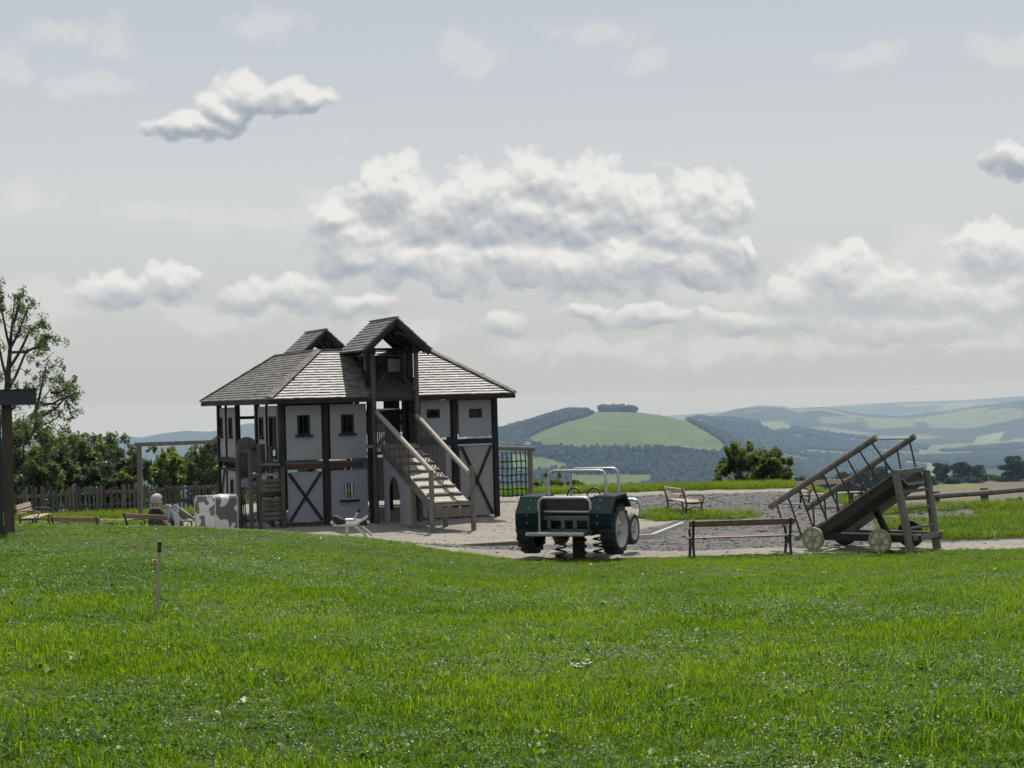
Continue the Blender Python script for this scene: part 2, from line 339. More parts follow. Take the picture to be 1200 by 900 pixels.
def foliage(name, c1, c2, c3, trans=0.35, rough=0.45, spec=0.35, coord_scale=1.2):
    m = bpy.data.materials.new(name); m.use_nodes = True; t = m.node_tree; b = t.nodes['Principled BSDF']; out = t.nodes['Material Output']
    g = N(t, 'ShaderNodeNewGeometry'); nz = N(t, 'ShaderNodeTexNoise'); nz.inputs['Scale'].default_value = coord_scale; nz.inputs['Detail'].default_value = 3
    t.links.new(g.outputs['Position'], nz.inputs['Vector'])
    big = N(t, 'ShaderNodeTexNoise'); big.inputs['Scale'].default_value = coord_scale * .28; big.inputs['Detail'].default_value = 2; t.links.new(g.outputs['Position'], big.inputs['Vector'])
    k = math_(t, 'ADD', math_(t, 'ADD', math_(t, 'MULTIPLY', nz.outputs['Fac'], .75), math_(t, 'MULTIPLY_ADD', big.outputs['Fac'], .9, -.325)), math_(t, 'MULTIPLY', math_(t, 'SUBTRACT', g.outputs['Random Per Island'], 0.5), 0.85))
    c = ramp(t, k, [(0.25, c1), (0.5, c2), (0.8, c3)])
    t.links.new(c, b.inputs['Base Color']); b.inputs['Roughness'].default_value = rough; b.inputs['Specular IOR Level'].default_value = spec
    tr = N(t, 'ShaderNodeBsdfTranslucent'); ct = mixc(t, 1.0, c, (1.60, 1.72, 0.50), 'MULTIPLY'); t.links.new(ct, tr.inputs['Color'])
    mx = N(t, 'ShaderNodeMixShader'); mx.inputs[0].default_value = trans
    t.links.new(b.outputs[0], mx.inputs[1]); t.links.new(tr.outputs[0], mx.inputs[2]); t.links.new(mx.outputs[0], out.inputs['Surface'])
    return m
M['leaf'] = foliage('tree_leaf', (0.056, 0.080, 0.044), (0.096, 0.128, 0.066), (0.18, 0.21, 0.115), 0.42, 0.42, 0.5)
M['leaf_cool'] = foliage('willow_leaf', (0.055, 0.078, 0.046), (0.085, 0.118, 0.066), (0.14, 0.175, 0.105), 0.3)
M['leaf_shrub'] = foliage('shrub_leaf', (0.062, 0.088, 0.036), (0.115, 0.145, 0.062), (0.19, 0.22, 0.105), 0.55)
M['far_leaf'] = foliage('far_tree_leaf', (0.022, 0.036, 0.018), (0.034, 0.052, 0.024), (0.05, 0.072, 0.03), 0.15, 0.6, 0.2, 0.05)
M['forest'] = foliage('forest_leaf', (0.016, 0.026, 0.014), (0.022, 0.036, 0.017), (0.034, 0.050, 0.021), 0.0, 0.8, 0.1, 0.008)
M['grass'] = foliage('grass_blade', (0.052, 0.115, 0.004), (0.118, 0.220, 0.005), (0.230, 0.305, 0.010), 0.52, 0.5, 0.12, 0.8)
M['clover'] = foliage('clover_leaf', (0.050, 0.115, 0.012), (0.092, 0.170, 0.018), (0.16, 0.23, 0.036), 0.42, 0.40, 0.32, 0.9)
M['verge'] = foliage('verge_grass', (0.070, 0.130, 0.008), (0.125, 0.195, 0.012), (0.20, 0.25, 0.02), 0.48, 0.48, 0.18, 0.7)
M['poppy'] = mat('poppy_petal', (0.62, 0.07, 0.025), (0.70, 0.12, 0.04), 20, 0.6)
M['petal'] = mat('white_petal', (0.62, 0.62, 0.55), (0.75, 0.75, 0.70), 20, 0.6)

# ------------------------------------------------------------------ the ground
XC = np.array([-60, -12, -7.9, -5.27, -3.95, -2.63, -1.32, 0.0, 0.8, 60]); ZC = np.array([.82, .80, .72, .61, .50, .34, .12, -.04, -.06, -.06])
def ground_z(x, y):
    x = np.asarray(x, float); y = np.asarray(y, float)
    crest = np.interp(x, XC, ZC)
    t = np.clip(y / 27.0, -1.5, 1)
    lawn = 0.9 + (crest - 0.9) * t + 0.05 * fnoise(x, y, .35, 3) * np.clip(1 - np.abs(t - .5) * 2, 0, 1)
    beyond = crest * (1 - smooth01((y - 27) / 5.5))
    left = -0.32 * smooth01((-6.4 - x) / 2.0) * smooth01((y - 36.5) / 6.0)
    right = 0.0
    bank = smooth01((x - 7.0) / 1.4) * (.09 * smooth01((y - 33.4) / .8) - .36 * smooth01((y - 34.8) / 2.2)) - .11 * np.clip(y - 37.2, 0, None) * smooth01((x - 8.0) / 1.8)
    brow = -0.022 * np.clip(y - 45.5, 0, None) ** 1.6
    b = beyond + left + right + bank + brow
    return np.where(y < 27, lawn, b)
def lawn_end(x):
    return np.interp(x, [-60, -4, -2.4, -1.3, 0, 4, 7, 60], [31.5, 31.0, 29.2, 28.1, 27.35, 27.3, 27.25, 27.2]) + .10 * fnoise(x, x * 0, 2.2, 1)
def inpoly(x, y, poly):
    x = np.asarray(x); y = np.asarray(y); r = np.zeros(x.shape, bool); n = len(poly)
    for i in range(n):
        (x0, y0), (x1, y1) = poly[i], poly[(i + 1) % n]
        c = ((y0 > y) != (y1 > y)) & (x < (x1 - x0) * (y - y0) / (y1 - y0 + 1e-12) + x0); r ^= c
    return r
TONGUE = [(2.4, 35.2), (3.0, 37.2), (3.9, 36.4), (5.0, 35.3), (4.7, 34.5), (3.6, 34.4), (2.8, 34.2)]
def grass_mask(x, y):
    x = np.asarray(x, float); y = np.asarray(y, float)
    m = (y < lawn_end(x))
    jit = .22 * fnoise(x, y, 1.6, 5)
    back = np.interp(x, [-60, -9, -6, 1, 3, 6, 60], [44.3, 44.8, 44.6, 44.6, 44.8, 44.6, 44.6])
    m |= (y + jit > back)
    m |= inpoly(x + jit, y + jit, TONGUE)
    m |= (x + jit > 6.6) & (y + jit > 28.9) & (y + jit < 32.6)                           # lawn right of the cart
    m |= (x + jit > np.interp(y, [33.5, 37, 44], [7.4, 7.0, 8.2])) & (y + jit > 34.1)    # bank below the rail fence
    m |= (x + jit > 8.9)
    m |= (x + jit < -8.2) & (y > 40.5) & (y < 43)
    return m
DARKG = [(1.0, 29.2), (1.9, 31.6), (3.2, 34.3), (2.6, 38.5), (2.4, 43.2), (9, 43.2), (9, 28.6), (5.0, 28.5), (2.5, 28.3)]
def dark_mask(x, y):
    j = .12 * fnoise(x, y, 2.0, 8)
    m = inpoly(np.asarray(x) + j, np.asarray(y) + j, DARKG)
    m |= inpoly(np.asarray(x) + j, np.asarray(y) + j, [(-2.2, 28.75), (-2.2, 29.3), (1.2, 30.1), (1.2, 29.0)])
    return m
xs = np.concatenate([np.linspace(-60, -14.2, 40), np.arange(-14, 14.01, .14), np.linspace(14.2, 60, 40)])
ys = np.concatenate([np.linspace(-30, 5.5, 30), np.arange(6, 26, .25), np.arange(26, 47, .12), np.linspace(47.2, 60, 24)])
GX, GY = np.meshgrid(xs, ys); GZ = ground_z(GX, GY) + .012 * fnoise(GX, GY, 3.1, 2)
nx, ny = len(xs), len(ys)
idx = np.arange(nx * ny).reshape(ny, nx)
quads = np.stack([idx[:-1, :-1], idx[:-1, 1:], idx[1:, 1:], idx[1:, :-1]], -1).reshape(-1, 4)
gmask = grass_mask(GX, GY).astype(float); dmask = dark_mask(GX, GY).astype(float)
gm_ = bpy.data.materials.new('yard_ground'); gm_.use_nodes = True; t = gm_.node_tree; b = t.nodes['Principled BSDF']
geo = N(t, 'ShaderNodeNewGeometry')
def tn(scale, detail=4, rough=.6):
    n = N(t, 'ShaderNodeTexNoise'); n.inputs['Scale'].default_value = scale; n.inputs['Detail'].default_value = detail; n.inputs['Roughness'].default_value = rough
    t.links.new(geo.outputs['Position'], n.inputs['Vector']); return n.outputs['Fac']
a1 = N(t, 'ShaderNodeAttribute', attribute_name='grass'); a2 = N(t, 'ShaderNodeAttribute', attribute_name='dark')
pale = mixc(t, ramp(t, tn(26, 5, .8), [(.3, 0.), (.7, 1.)]), (0.20, 0.18, 0.155), (0.40, 0.365, 0.31))
pale = mixc(t, ramp(t, tn(1.1, 3), [(.42, 0.), (.65, .55)]), pale, (0.22, 0.20, 0.17))
grey = mixc(t, ramp(t, tn(11, 5, .9), [(.40, 0.), (.60, 1.)]), (0.075, 0.071, 0.069), (0.185, 0.174, 0.166))
soil = mixc(t, tn(7), (0.030, 0.042, 0.012), (0.055, 0.075, 0.022))
def soft(a): return ramp(t, math_(t, 'ADD', a.outputs['Fac'], math_(t, 'MULTIPLY', math_(t, 'SUBTRACT', tn(9, 4), .5), .9)), [(.42, 0.), (.58, 1.)])
cc = mixc(t, soft(a2), pale, grey); cc = mixc(t, soft(a1), cc, soil)
t.links.new(cc, b.inputs['Base Color']); b.inputs['Roughness'].default_value = 0.9; b.inputs['Specular IOR Level'].default_value = 0.25
bp = N(t, 'ShaderNodeBump'); bp.inputs['Strength'].default_value = .7; bp.inputs['Distance'].default_value = .03
t.links.new(tn(18, 5, .8), bp.inputs['Height']); t.links.new(bp.outputs[0], b.inputs['Normal'])
ground = np_mesh('ground', np.stack([GX, GY, GZ], -1).reshape(-1, 3), quads, gm_, smooth=True,
                 attrs=[('grass', 'FLOAT', gmask.ravel()), ('dark', 'FLOAT', dmask.ravel())])
tag(ground, kind='structure')

# ------------------------------------------------------------------ the valley and the far hills, one sheet out to the horizon
def corr(pts): return np.array([(x, y + (x - 600) * math.tan(ROLL)) for x, y in pts])
LAYERS = [  # distance of the crest, share of it where the slope begins, crest line in photo pixels, valley height
    (4000, .52, [(-900, 560), (300, 555), (480, 540), (540, 520), (585, 505), (610, 498), (640, 489), (665, 482), (690, 483), (720, 482), (745, 483), (770, 486), (800, 493), (830, 502), (860, 516), (900, 535), (960, 556), (1100, 575), (2000, 590)], -190),
    (6200, .66, [(-900, 560), (600, 545), (700, 520), (760, 499), (790, 493), (815, 489), (850, 491), (885, 494), (930, 502), (965, 508), (1010, 514), (1060, 521), (1120, 527), (1200, 521), (1400, 512), (2000, 540)], -230),
    (9000, .72, [(-900, 530), (-200, 524), (0, 520), (60, 518), (110, 513), (140, 511), (165, 513), (190, 508), (215, 505), (245, 506), (270, 501), (290, 496), (320, 498), (400, 501), (480, 508), (560, 515), (700, 510), (760, 502), (800, 491), (840, 484), (862, 479), (890, 475), (915, 476), (938, 481), (950, 478), (965, 477), (985, 481), (1010, 485), (1050, 488), (1080, 485), (1110, 482), (1150, 475), (1200, 469), (1300, 462), (2000, 450)], -270),
    (14500, .8, [(-900, 525), (0, 523), (300, 515), (600, 500), (800, 486), (900, 479), (960, 477), (1000, 474), (1060, 471), (1130, 469), (1200, 464), (1300, 460), (2000, 440)], -330)]
LAYERS = [(D, s, corr(p), zv) for D, s, p, zv in LAYERS]
def far_z(px, D):
    """px: photo column of the bearing; D: distance ahead"""
    x = (px - 600) / F * D
    base = np.interp(D, [44, 60, 90, 160, 300, 420, 640, 900, 1600, 2300, 4000, 6500, 10000, 16000], [-.9, -3.4, -8.2, -17, -28, -33, -42, -75, -125, -150, -190, -230, -270, -330])
    plate = np.interp(D, [44, 60, 90, 160, 300, 400, 640, 760, 1000], [-.9, -3.6, -9.5, -21, -27.5, -29.5, -31.5, -36, -80])
    k = smooth01((px - 930) / 90.0) * (D < 1000)
    base = base * (1 - k) + plate * k
    z = base.copy()
    for D_L, s, cp, zv in LAYERS:
        yc = np.interp(px, cp[:, 0], cp[:, 1]); zc = CZ + (HOR - yc) / F * D_L
        tf = np.clip((D / D_L - s) / (1 - s), 0, 1); tb = np.clip((D / D_L - 1) / .28, 0, 1)
        prof = np.where(D <= D_L, .35 * smooth01(tf) + .65 * np.sin(tf * pi / 2) ** 1.3, 1 - smooth01(tb))
        wob = 1 + .10 * fnoise(x, D, 1 / (D_L * .05), D_L % 7) * np.clip(1 - np.abs(tf - .5) * 2, 0, 1)
        zl = base + (zc - base) * prof * np.where(D < D_L, wob, 1)
        z = np.where(prof > 0, np.maximum(z, zl), z)
    return z
FIELDS = [([(612, 517), (636, 505), (663, 495), (690, 488), (700, 483), (745, 483), (775, 486), (802, 492), (824, 504), (844, 516), (852, 526), (800, 527), (740, 526), (690, 526), (640, 525)], (0.092, 0.122, 0.033)),
          ([(760, 521), (850, 524), (846, 533), (800, 529)], (0.141, 0.148, 0.056)),
          ([(600, 531), (645, 538), (664, 544), (664, 551), (600, 556)], (0.096, 0.133, 0.033)),
          ([(668, 556), (762, 556), (766, 562), (745, 574), (668, 574)], (0.104, 0.133, 0.037)),
          ([(885, 495), (915, 493), (932, 503), (905, 507)], (0.148, 0.178, 0.067)),
          ([(958, 489), (1000, 487), (1010, 494), (965, 497)], (0.111, 0.141, 0.059)), ([(1010, 490), (1060, 490), (1075, 500), (1020, 503)], (0.126, 0.148, 0.067)),
          ([(1080, 489), (1110, 487), (1200, 480), (1200, 489), (1140, 502), (1090, 502)], (0.126, 0.148, 0.067)), ([(1145, 512), (1178, 505), (1172, 516), (1140, 521)], (0.163, 0.200, 0.074)),
          ([(1060, 540), (1120, 545), (1112, 549), (1060, 547)], (0.148, 0.170, 0.074)), ([(1090, 522), (1140, 519), (1130, 527), (1085, 530)], (0.111, 0.133, 0.059)),
          ([(925, 557), (965, 565), (960, 572), (925, 570)], (0.141, 0.178, 0.059)), ([(1085, 547), (1115, 551), (1108, 562), (1085, 558)], (0.148, 0.192, 0.059)),
          ([(700, 577), (900, 572), (900, 590), (700, 590)], (0.067, 0.096, 0.030))]
GREEN_STRIP = [(1030, 561), (1060, 560), (1140, 566), (1150, 571), (1100, 573), (1030, 571)]
def cover(px, D, P):
    """land cover: 0 forest, 1 field; and the colour of the ground itself"""
    u, v = projn(P)
    f = np.zeros(len(px)); c = np.tile([.024, .036, .016], (len(px), 1))
    x = P[:, 0]
    pn = fnoise(x, D, 1 / 520., 4) + .55 * fnoise(x, D, 1 / 190., 9)
    patch = (pn > .30) & (D > 4600) & (px > 760)
    f[patch] = 1; c[patch] = [.115, .14, .058]
    tone = (fnoise(x, D, 1 / 700., 2) > 0) & patch; c[tone] = [.15, .16, .08]
    for poly, cl in FIELDS:
        m = inpoly(u, v, poly) & (D > 1200); f[m] = 1; c[m] = cl
    near = D < 1000
    fr = near & (px > 940)
    c[near] = [.055, .085, .025]; f[near] = 1
    c[fr] = [.155, .135, .095]
    g = fr & inpoly(u, v, GREEN_STRIP); c[g] = [.15, .17, .06]
    g2 = fr & (D > 640); c[g2] = [.07, .1, .03]
    return f, c
cols_ = np.concatenate([np.linspace(-1500, -60, 60), np.linspace(-50, 1250, 560), np.linspace(1260, 2700, 60)])
Ds = np.concatenate([np.geomspace(46, 700, 90), np.geomspace(710, 2000, 40), np.linspace(2020, 4060, 120), np.linspace(4100, 6300, 90), np.linspace(6340, 9100, 70), np.linspace(9200, 18500, 60)])
PX, DD = np.meshgrid(cols_, Ds)
FZ = far_z(PX.ravel(), DD.ravel()); FX = (PX.ravel() - 600) / F * DD.ravel()
# the sheet starts just under the brow of the yard
near_w = 1 - smooth01((DD.ravel() - 46) / 12.0)
FZ = FZ * (1 - near_w) + (ground_z(FX, np.minimum(DD.ravel(), 60)) - .25) * near_w
FP = np.stack([FX, DD.ravel(), FZ], -1)
fcov, fcol = cover(PX.ravel(), DD.ravel(), FP)
idx = np.arange(len(cols_) * len(Ds)).reshape(len(Ds), len(cols_))
quads = np.stack([idx[:-1, :-1], idx[:-1, 1:], idx[1:, 1:], idx[1:, :-1]], -1).reshape(-1, 4)
hm = bpy.data.materials.new('hill_land'); hm.use_nodes = True; t = hm.node_tree; b = t.nodes['Principled BSDF']; geo = N(t, 'ShaderNodeNewGeometry')
at = N(t, 'ShaderNodeAttribute', attribute_name='land')
mp = N(t, 'ShaderNodeMapping'); mp.inputs['Scale'].default_value = (1, .5, 1); t.links.new(geo.outputs['Position'], mp.inputs['Vector'])
n1 = N(t, 'ShaderNodeTexNoise'); n1.inputs['Scale'].default_value = .012; n1.inputs['Detail'].default_value = 8; n1.inputs['Roughness'].default_value = .7; t.links.new(mp.outputs[0], n1.inputs['Vector'])
k = ramp(t, n1.outputs['Fac'], [(.3, .72), (.7, 1.25)])
c = mixc(t, 1.0, at.outputs['Color'], k, 'MULTIPLY'); t.links.new(c, b.inputs['Base Color']); b.inputs['Roughness'].default_value = .95; b.inputs['Specular IOR Level'].default_value = .1
hills = np_mesh('hills', FP, quads, hm, smooth=True, attrs=[('land', 'FLOAT_COLOR', np.concatenate([fcol, np.ones((len(fcol), 1))], 1))])
tag(hills, kind='structure')

# forest on the hills: tree by tree, far too many and too far to pick apart
PHI = (1 + 5 ** .5) / 2
ICO = np.array([(-1, PHI, 0), (1, PHI, 0), (-1, -PHI, 0), (1, -PHI, 0), (0, -1, PHI), (0, 1, PHI), (0, -1, -PHI), (0, 1, -PHI), (PHI, 0, -1), (PHI, 0, 1), (-PHI, 0, -1), (-PHI, 0, 1)]) / sqrt(1 + PHI ** 2)
ICF = np.array([(0, 11, 5), (0, 5, 1), (0, 1, 7), (0, 7, 10), (0, 10, 11), (1, 5, 9), (5, 11, 4), (11, 10, 2), (10, 7, 6), (7, 1, 8), (3, 9, 4), (3, 4, 2), (3, 2, 6), (3, 6, 8), (3, 8, 9), (4, 9, 5), (2, 4, 11), (6, 2, 10), (8, 6, 7), (9, 8, 1)])
def blobs(C, rx, rz, seed):
    r = np.random.default_rng(seed); n = len(C)
    P = ICO[None] * (1 + r.normal(0, .16, (n, 12, 1))); a = r.uniform(0, 6.28, n)
    ca, sa = np.cos(a)[:, None], np.sin(a)[:, None]
    X = (P[..., 0] * ca - P[..., 1] * sa) * rx[:, None]; Y = (P[..., 0] * sa + P[..., 1] * ca) * rx[:, None]; Z = P[..., 2] * rz[:, None]
    conif = r.random(n) < .3
    tap = np.where(conif[:, None], 1 - .45 * np.clip(P[..., 2] + .3, 0, 1), 1.0)
    Vv = np.stack([X * tap, Y * tap, Z], -1) + C[:, None]
    Fc = ICF[None] + (np.arange(n) * 12)[:, None, None]
    return Vv.reshape(-1, 3), Fc.reshape(-1, 3)
def wood(name, n, d0, d1, p0, p1, size, seed, label):
    r = np.random.default_rng(seed)
    px = r.uniform(p0, p1, n); D = np.sqrt(r.uniform(d0 ** 2, d1 ** 2, n))
    P = np.stack([(px - 600) / F * D, D, far_z(px, D)], -1)
    f, _ = cover(px, D, P); keep = (f < .5)
    stray = (f > .5) & (r.random(n) < .0); keep |= stray; keep &= ~((D > 3800) & (D < 4100) & (px > 690) & (px < 800))
    P, D = P[keep], D[keep]; n = len(P)
    h = size * r.uniform(.7, 1.25, n); w = h * r.uniform(.32, .5, n)
    C = P + np.stack([0 * h, 0 * h, h * .42], -1)
    v, fc = blobs(C, w, h * .55, seed)
    o = np_mesh(name, v, fc, M['forest'], smooth=True); return tag(o, label, 'forest', kind='stuff')
wood('hillside_forest', 40000, 2050, 4060, -60, 1000, 9.5, 3, 'dark mixed forest covering the flanks and foot of the rounded green hill')
wood('valley_forest', 20000, 4000, 6250, 740, 1230, 11.0, 4, 'bluish forest on the middle ridge across the valley')
tp = []                                                             # the copse on the hilltop
for i in range(46):
    q = aty(random.uniform(703, 744), 483, 3960 + random.uniform(-25, 25)); pxq = 600 + q[0] / q[1] * F
    tp.append((q[0], q[1], float(far_z(np.array([pxq]), np.array([q[1]]))[0])))
tp = np.array(tp); hh = rng.uniform(14, 20, len(tp)); v, fc = blobs(tp + np.stack([0 * hh, 0 * hh, hh * .42], -1), hh * .55, hh * .55, 6)
tag(np_mesh('hilltop_copse', v, fc, M['forest'], smooth=True), 'small dark copse crowning the top of the green hill', 'copse', kind='stuff')

# ------------------------------------------------------------------ the play farmhouse
HX, HY, YAW = -4.683, 35.346, radians(21.85)
W, DP, ZE, OV, RI, ZR = 4.629, 5.775, 2.607, 0.337, 1.109, 3.596      # width, depth, eave, overhang, ridge inset, ridge
TC, TW, TF, TB, TZ, TA = 2.306, 0.718, -0.602, 1.106, 3.549, 4.193       # entrance tower: centre, half width, front, back, eave, apex
uax = V3(cos(YAW), sin(YAW), 0); vax = V3(-sin(YAW), cos(YAW), 0)
def toH(P): q = np.asarray(P) - [HX, HY, 0]; return np.array([q @ uax, q @ vax, q[2]])
def onV(px, py, v):                       # photo pixel on the plane v = const of the house
    d = ray(px, py); o = np.array([0, 0, CZ]); t_ = (v - ((o - [HX, HY, 0]) @ vax)) / (d @ vax); return toH(o + d * t_)
def onU(px, py, u):
    d = ray(px, py); o = np.array([0, 0, CZ]); t_ = (u - ((o - [HX, HY, 0]) @ uax)) / (d @ uax); return toH(o + d * t_)
house = empty('play_farmhouse', (HX, HY, 0), YAW, 'grey half-timbered playhouse with dark posts, hipped shingle roof and entrance ramp', 'playhouse')
EU, EV, EZ = V3(1, 0, 0), V3(0, 1, 0), V3(0, 0, 1)
def panel_wall(o2, ex, en, a0, a1, z0, z1, hole=None, th=.03, arch=False, name='wall_panel', mt='panel'):
    """flat panel in the plane (ex, z); hole = (b0, b1, w0, w1)"""
    mb = MB(); o2 = np.asarray(o2, float)
    def rect(p, q, r, s_):
        if q - p > .004 and s_ - r > .004: mb.prism([(p, r), (q, r), (q, s_), (p, s_)], o2, ex, EZ, en, th)
    if not hole: rect(a0, a1, z0, z1)
    else:
        b0, b1, w0, w1 = hole
        rect(a0, b0, z0, z1); rect(b1, a1, z0, z1); rect(b0, b1, z0, w0)
        if arch:
            c0, r_ = (b0 + b1) / 2, (b1 - b0) / 2; n = 8
            for i in range(n):
                t0, t1 = pi - pi * i / n, pi - pi * (i + 1) / n
                x0, x1 = c0 + r_ * cos(t0), c0 + r_ * cos(t1); y0, y1 = w1 - r_ + r_ * sin(t0), w1 - r_ + r_ * sin(t1)
                mb.prism([(x0, y0), (x1, y1), (x1, z1), (x0, z1)], o2, ex, EZ, en, th)
        else: rect(b0, b1, w1, z1)
    return mb.build(name, M[mt], house)
def window_in(parent, o2, ex, en, b0, b1, w0, w1, frame='dark_wood', sill=True, cross=True, wd=.035):
    o2 = np.asarray(o2, float); f = MB()
    o3 = o2 - np.asarray(en) * .02
    def r(p, q, a, b_, th=.07): f.prism([(p, a), (q, a), (q, b_), (p, b_)], o3, ex, EZ, en, th)
    r(b0 - wd, b0 + .004, w0 - wd, w1 + wd); r(b1 - .004, b1 + wd, w0 - wd, w1 + wd); r(b0 + .004, b1 - .004, w1 - .004, w1 + wd, .068); r(b0 + .004, b1 - .004, w0 - wd, w0 + .004, .068)
    fo = f.build('window_frame', M[frame], parent)
    if cross:
        c = MB(); mid = (b0 + b1) / 2; zm = w0 + (w1 - w0) * .5
        c.prism([(mid - .012, w0), (mid + .012, w0), (mid + .012, w1), (mid - .012, w1)], o2, ex, EZ, en, .025)
        c.prism([(b0, zm - .011), (b1, zm - .011), (b1, zm + .011), (b0, zm + .011)], o2 + np.asarray(en) * .002, ex, EZ, en, .021)
        c.build('glazing_bar', M[frame], parent)
    if sill:
        s_ = MB(); s_.prism([(b0 - .09, w0 - wd - .04), (b1 + .09, w0 - wd - .04), (b1 + .09, w0 - wd - .002), (b0 - .09, w0 - wd - .002)], o2 - np.asarray(en) * .07, ex, EZ, en, .1)
        s_.build('window_sill', M['dark_wood'], parent)
def post(u, v, z0, z1, s=.11, mt='dark_wood', name='post', rnd=False):
    mb = MB()
    if rnd: mb.tube([(u, v, z0), (u, v, (z0 + z1) / 2), (u, v, z1)], [s / 2 * 1.05, s / 2, s / 2 * .97], 10)
    else: mb.box(u - s / 2, u + s / 2, v - s / 2, v + s / 2, z0, z1)
    return mb.build(name, M[mt], house, smooth=rnd)
def beam(p, q, w, h, mt='dark_wood', name='beam', parent=None): return MB().bar(p, q, w, h).build(name, M[mt], parent or house)
def fx(px, py=500, v=0.0): return onV(px, py, v)[0]
def fz(px, py, v=0.0): return onV(px, py, v)[2]

# corner and wall posts
FLOOR_L = fz(350, 543); FLOOR_R = fz(555, 517)
u_mid = fx(380.5, 480); u_rp = fx(532, 490)
for (u, v) in [(0, 0), (W, 0), (u_mid, 0), (u_rp, 0), (0, DP), (W, DP), (W / 3, DP), (2 * W / 3, DP), (W, DP / 2), (0, onU(278, 480, 0)[1]), (0, onU(301, 480, 0)[1])]:
    post(u, v, -.5, ZE + .12, .10 if v == 0 or u == 0 else .09)
# wall plates under the eaves, floor beams
for p, q in [((-.06, 0, ZE + .05), (W + .06, 0, ZE + .05)), ((-.06, DP, ZE + .05), (W + .06, DP, ZE + .05)), ((0, .06, ZE + .045), (0, DP - .06, ZE + .045)), ((W, .06, ZE + .045), (W, DP - .06, ZE + .045))]:
    beam(p, q, .10, .12)
beam((.055, -.012, FLOOR_L - .07), (u_mid - .055, -.012, FLOOR_L - .07), .09, .11, 'brown_wood'); beam((u_mid + .055, -.012, FLOOR_L - .07), (TC - .62, -.012, FLOOR_L - .07), .09, .11, 'brown_wood')
beam((TC + .62, -.015, FLOOR_R), (u_rp - .055, -.015, FLOOR_R), .09, .11); beam((u_rp + .055, -.015, FLOOR_R), (W - .055, -.015, FLOOR_R), .09, .11)
v_a, v_b = onU(278, 480, 0)[1], onU(301, 480, 0)[1]
beam((0, .055, FLOOR_L - .02), (0, v_b - .055, FLOOR_L - .02), .08, .10); beam((0, v_a + .055, FLOOR_L - .02), (0, DP - .055, FLOOR_L - .02), .08, .10)
beam((0, v_a + .055, FLOOR_L - .24), (0, DP - .055, FLOOR_L - .24), .06, .05, 'dark_wood')
# floors inside: separate boards
k = 0; y = .10
while y < 1.95:
    MB().box(.08, TC - .7, y, y + .135, FLOOR_L - .03, FLOOR_L + .002).build('floor_board', M['plank'], house); y += .145
y = .10
while y < 1.95:
    MB().box(TC + .66, W - .08, y, y + .135, FLOOR_R - .03, FLOOR_R + .002).build('floor_board', M['plank'], house); y += .145
# front panels, upper left
def front_panel(x0, x1, y0, y1, hole=None, **kw):
    ym = (y0 + y1) / 2; xm = (x0 + x1) / 2
    a0, a1 = fx(x0, ym), fx(x1, ym); z1, z0 = fz(xm, y0), fz(xm, y1)
    h = None
    if hole:
        hx0, hx1, hy0, hy1 = hole; h = (fx(hx0, (hy0 + hy1) / 2), fx(hx1, (hy0 + hy1) / 2), fz((hx0 + hx1) / 2, hy1), fz((hx0 + hx1) / 2, hy0))
    p = panel_wall((0, 0, 0), EU, EV, a0, a1, z0, z1, h, **kw); return p, (a0, a1, z0, z1), h
def xbrace(p, box, w=.055):
    a0, a1, z0, z1 = box
    for k_, (s_, e_) in enumerate([((a0 + .03, z0 + .02), (a1 - .03, z1 - .02)), ((a0 + .03, z1 - .02), (a1 - .03, z0 + .02))]):
        MB().bar((s_[0], -.016 - .012 * k_, s_[1]), (e_[0], -.016 - .012 * k_, e_[1]), .02, w, (0, 0, 1)).build('cross_brace', M['dark_wood'], p)
p, bx, h = front_panel(335.3, 377.0, 475, 539, (350.5, 361.0, 488.5, 507.5)); window_in(p, (0, 0, 0), EU, EV, *h)
p, bx, h = front_panel(387.0, 429.5, 473.5, 537.5, (401.5, 412.5, 487.5, 506.0)); window_in(p, (0, 0, 0), EU, EV, *h)
p, bx, h = front_panel(337.5, 378.5, 553, 611.5); xbrace(p, bx)
p, bx, h = front_panel(388.2, 431.0, 550.5, 608, (403.2, 415.2, 566, 583.5)); window_in(p, (0, 0, 0), EU, EV, *h, frame='panel')
p, bx, h = front_panel(493, 527.3, 469, 512.5, (503, 512.5, 482.5, 487)); window_in(p, (0, 0, 0), EU, EV, *h, sill=False, cross=False, wd=.05)
p, bx, h = front_panel(537.5, 575.8, 469, 511.5, (552.5, 562.0, 481.8, 486.6)); window_in(p, (0, 0, 0), EU, EV, *h, sill=False, cross=False, wd=.05)
p, bx, h = front_panel(539.8, 578.0, 521.5, 604); xbrace(p, bx)
p, bx, h = front_panel(495, 529.5, 522, 606)
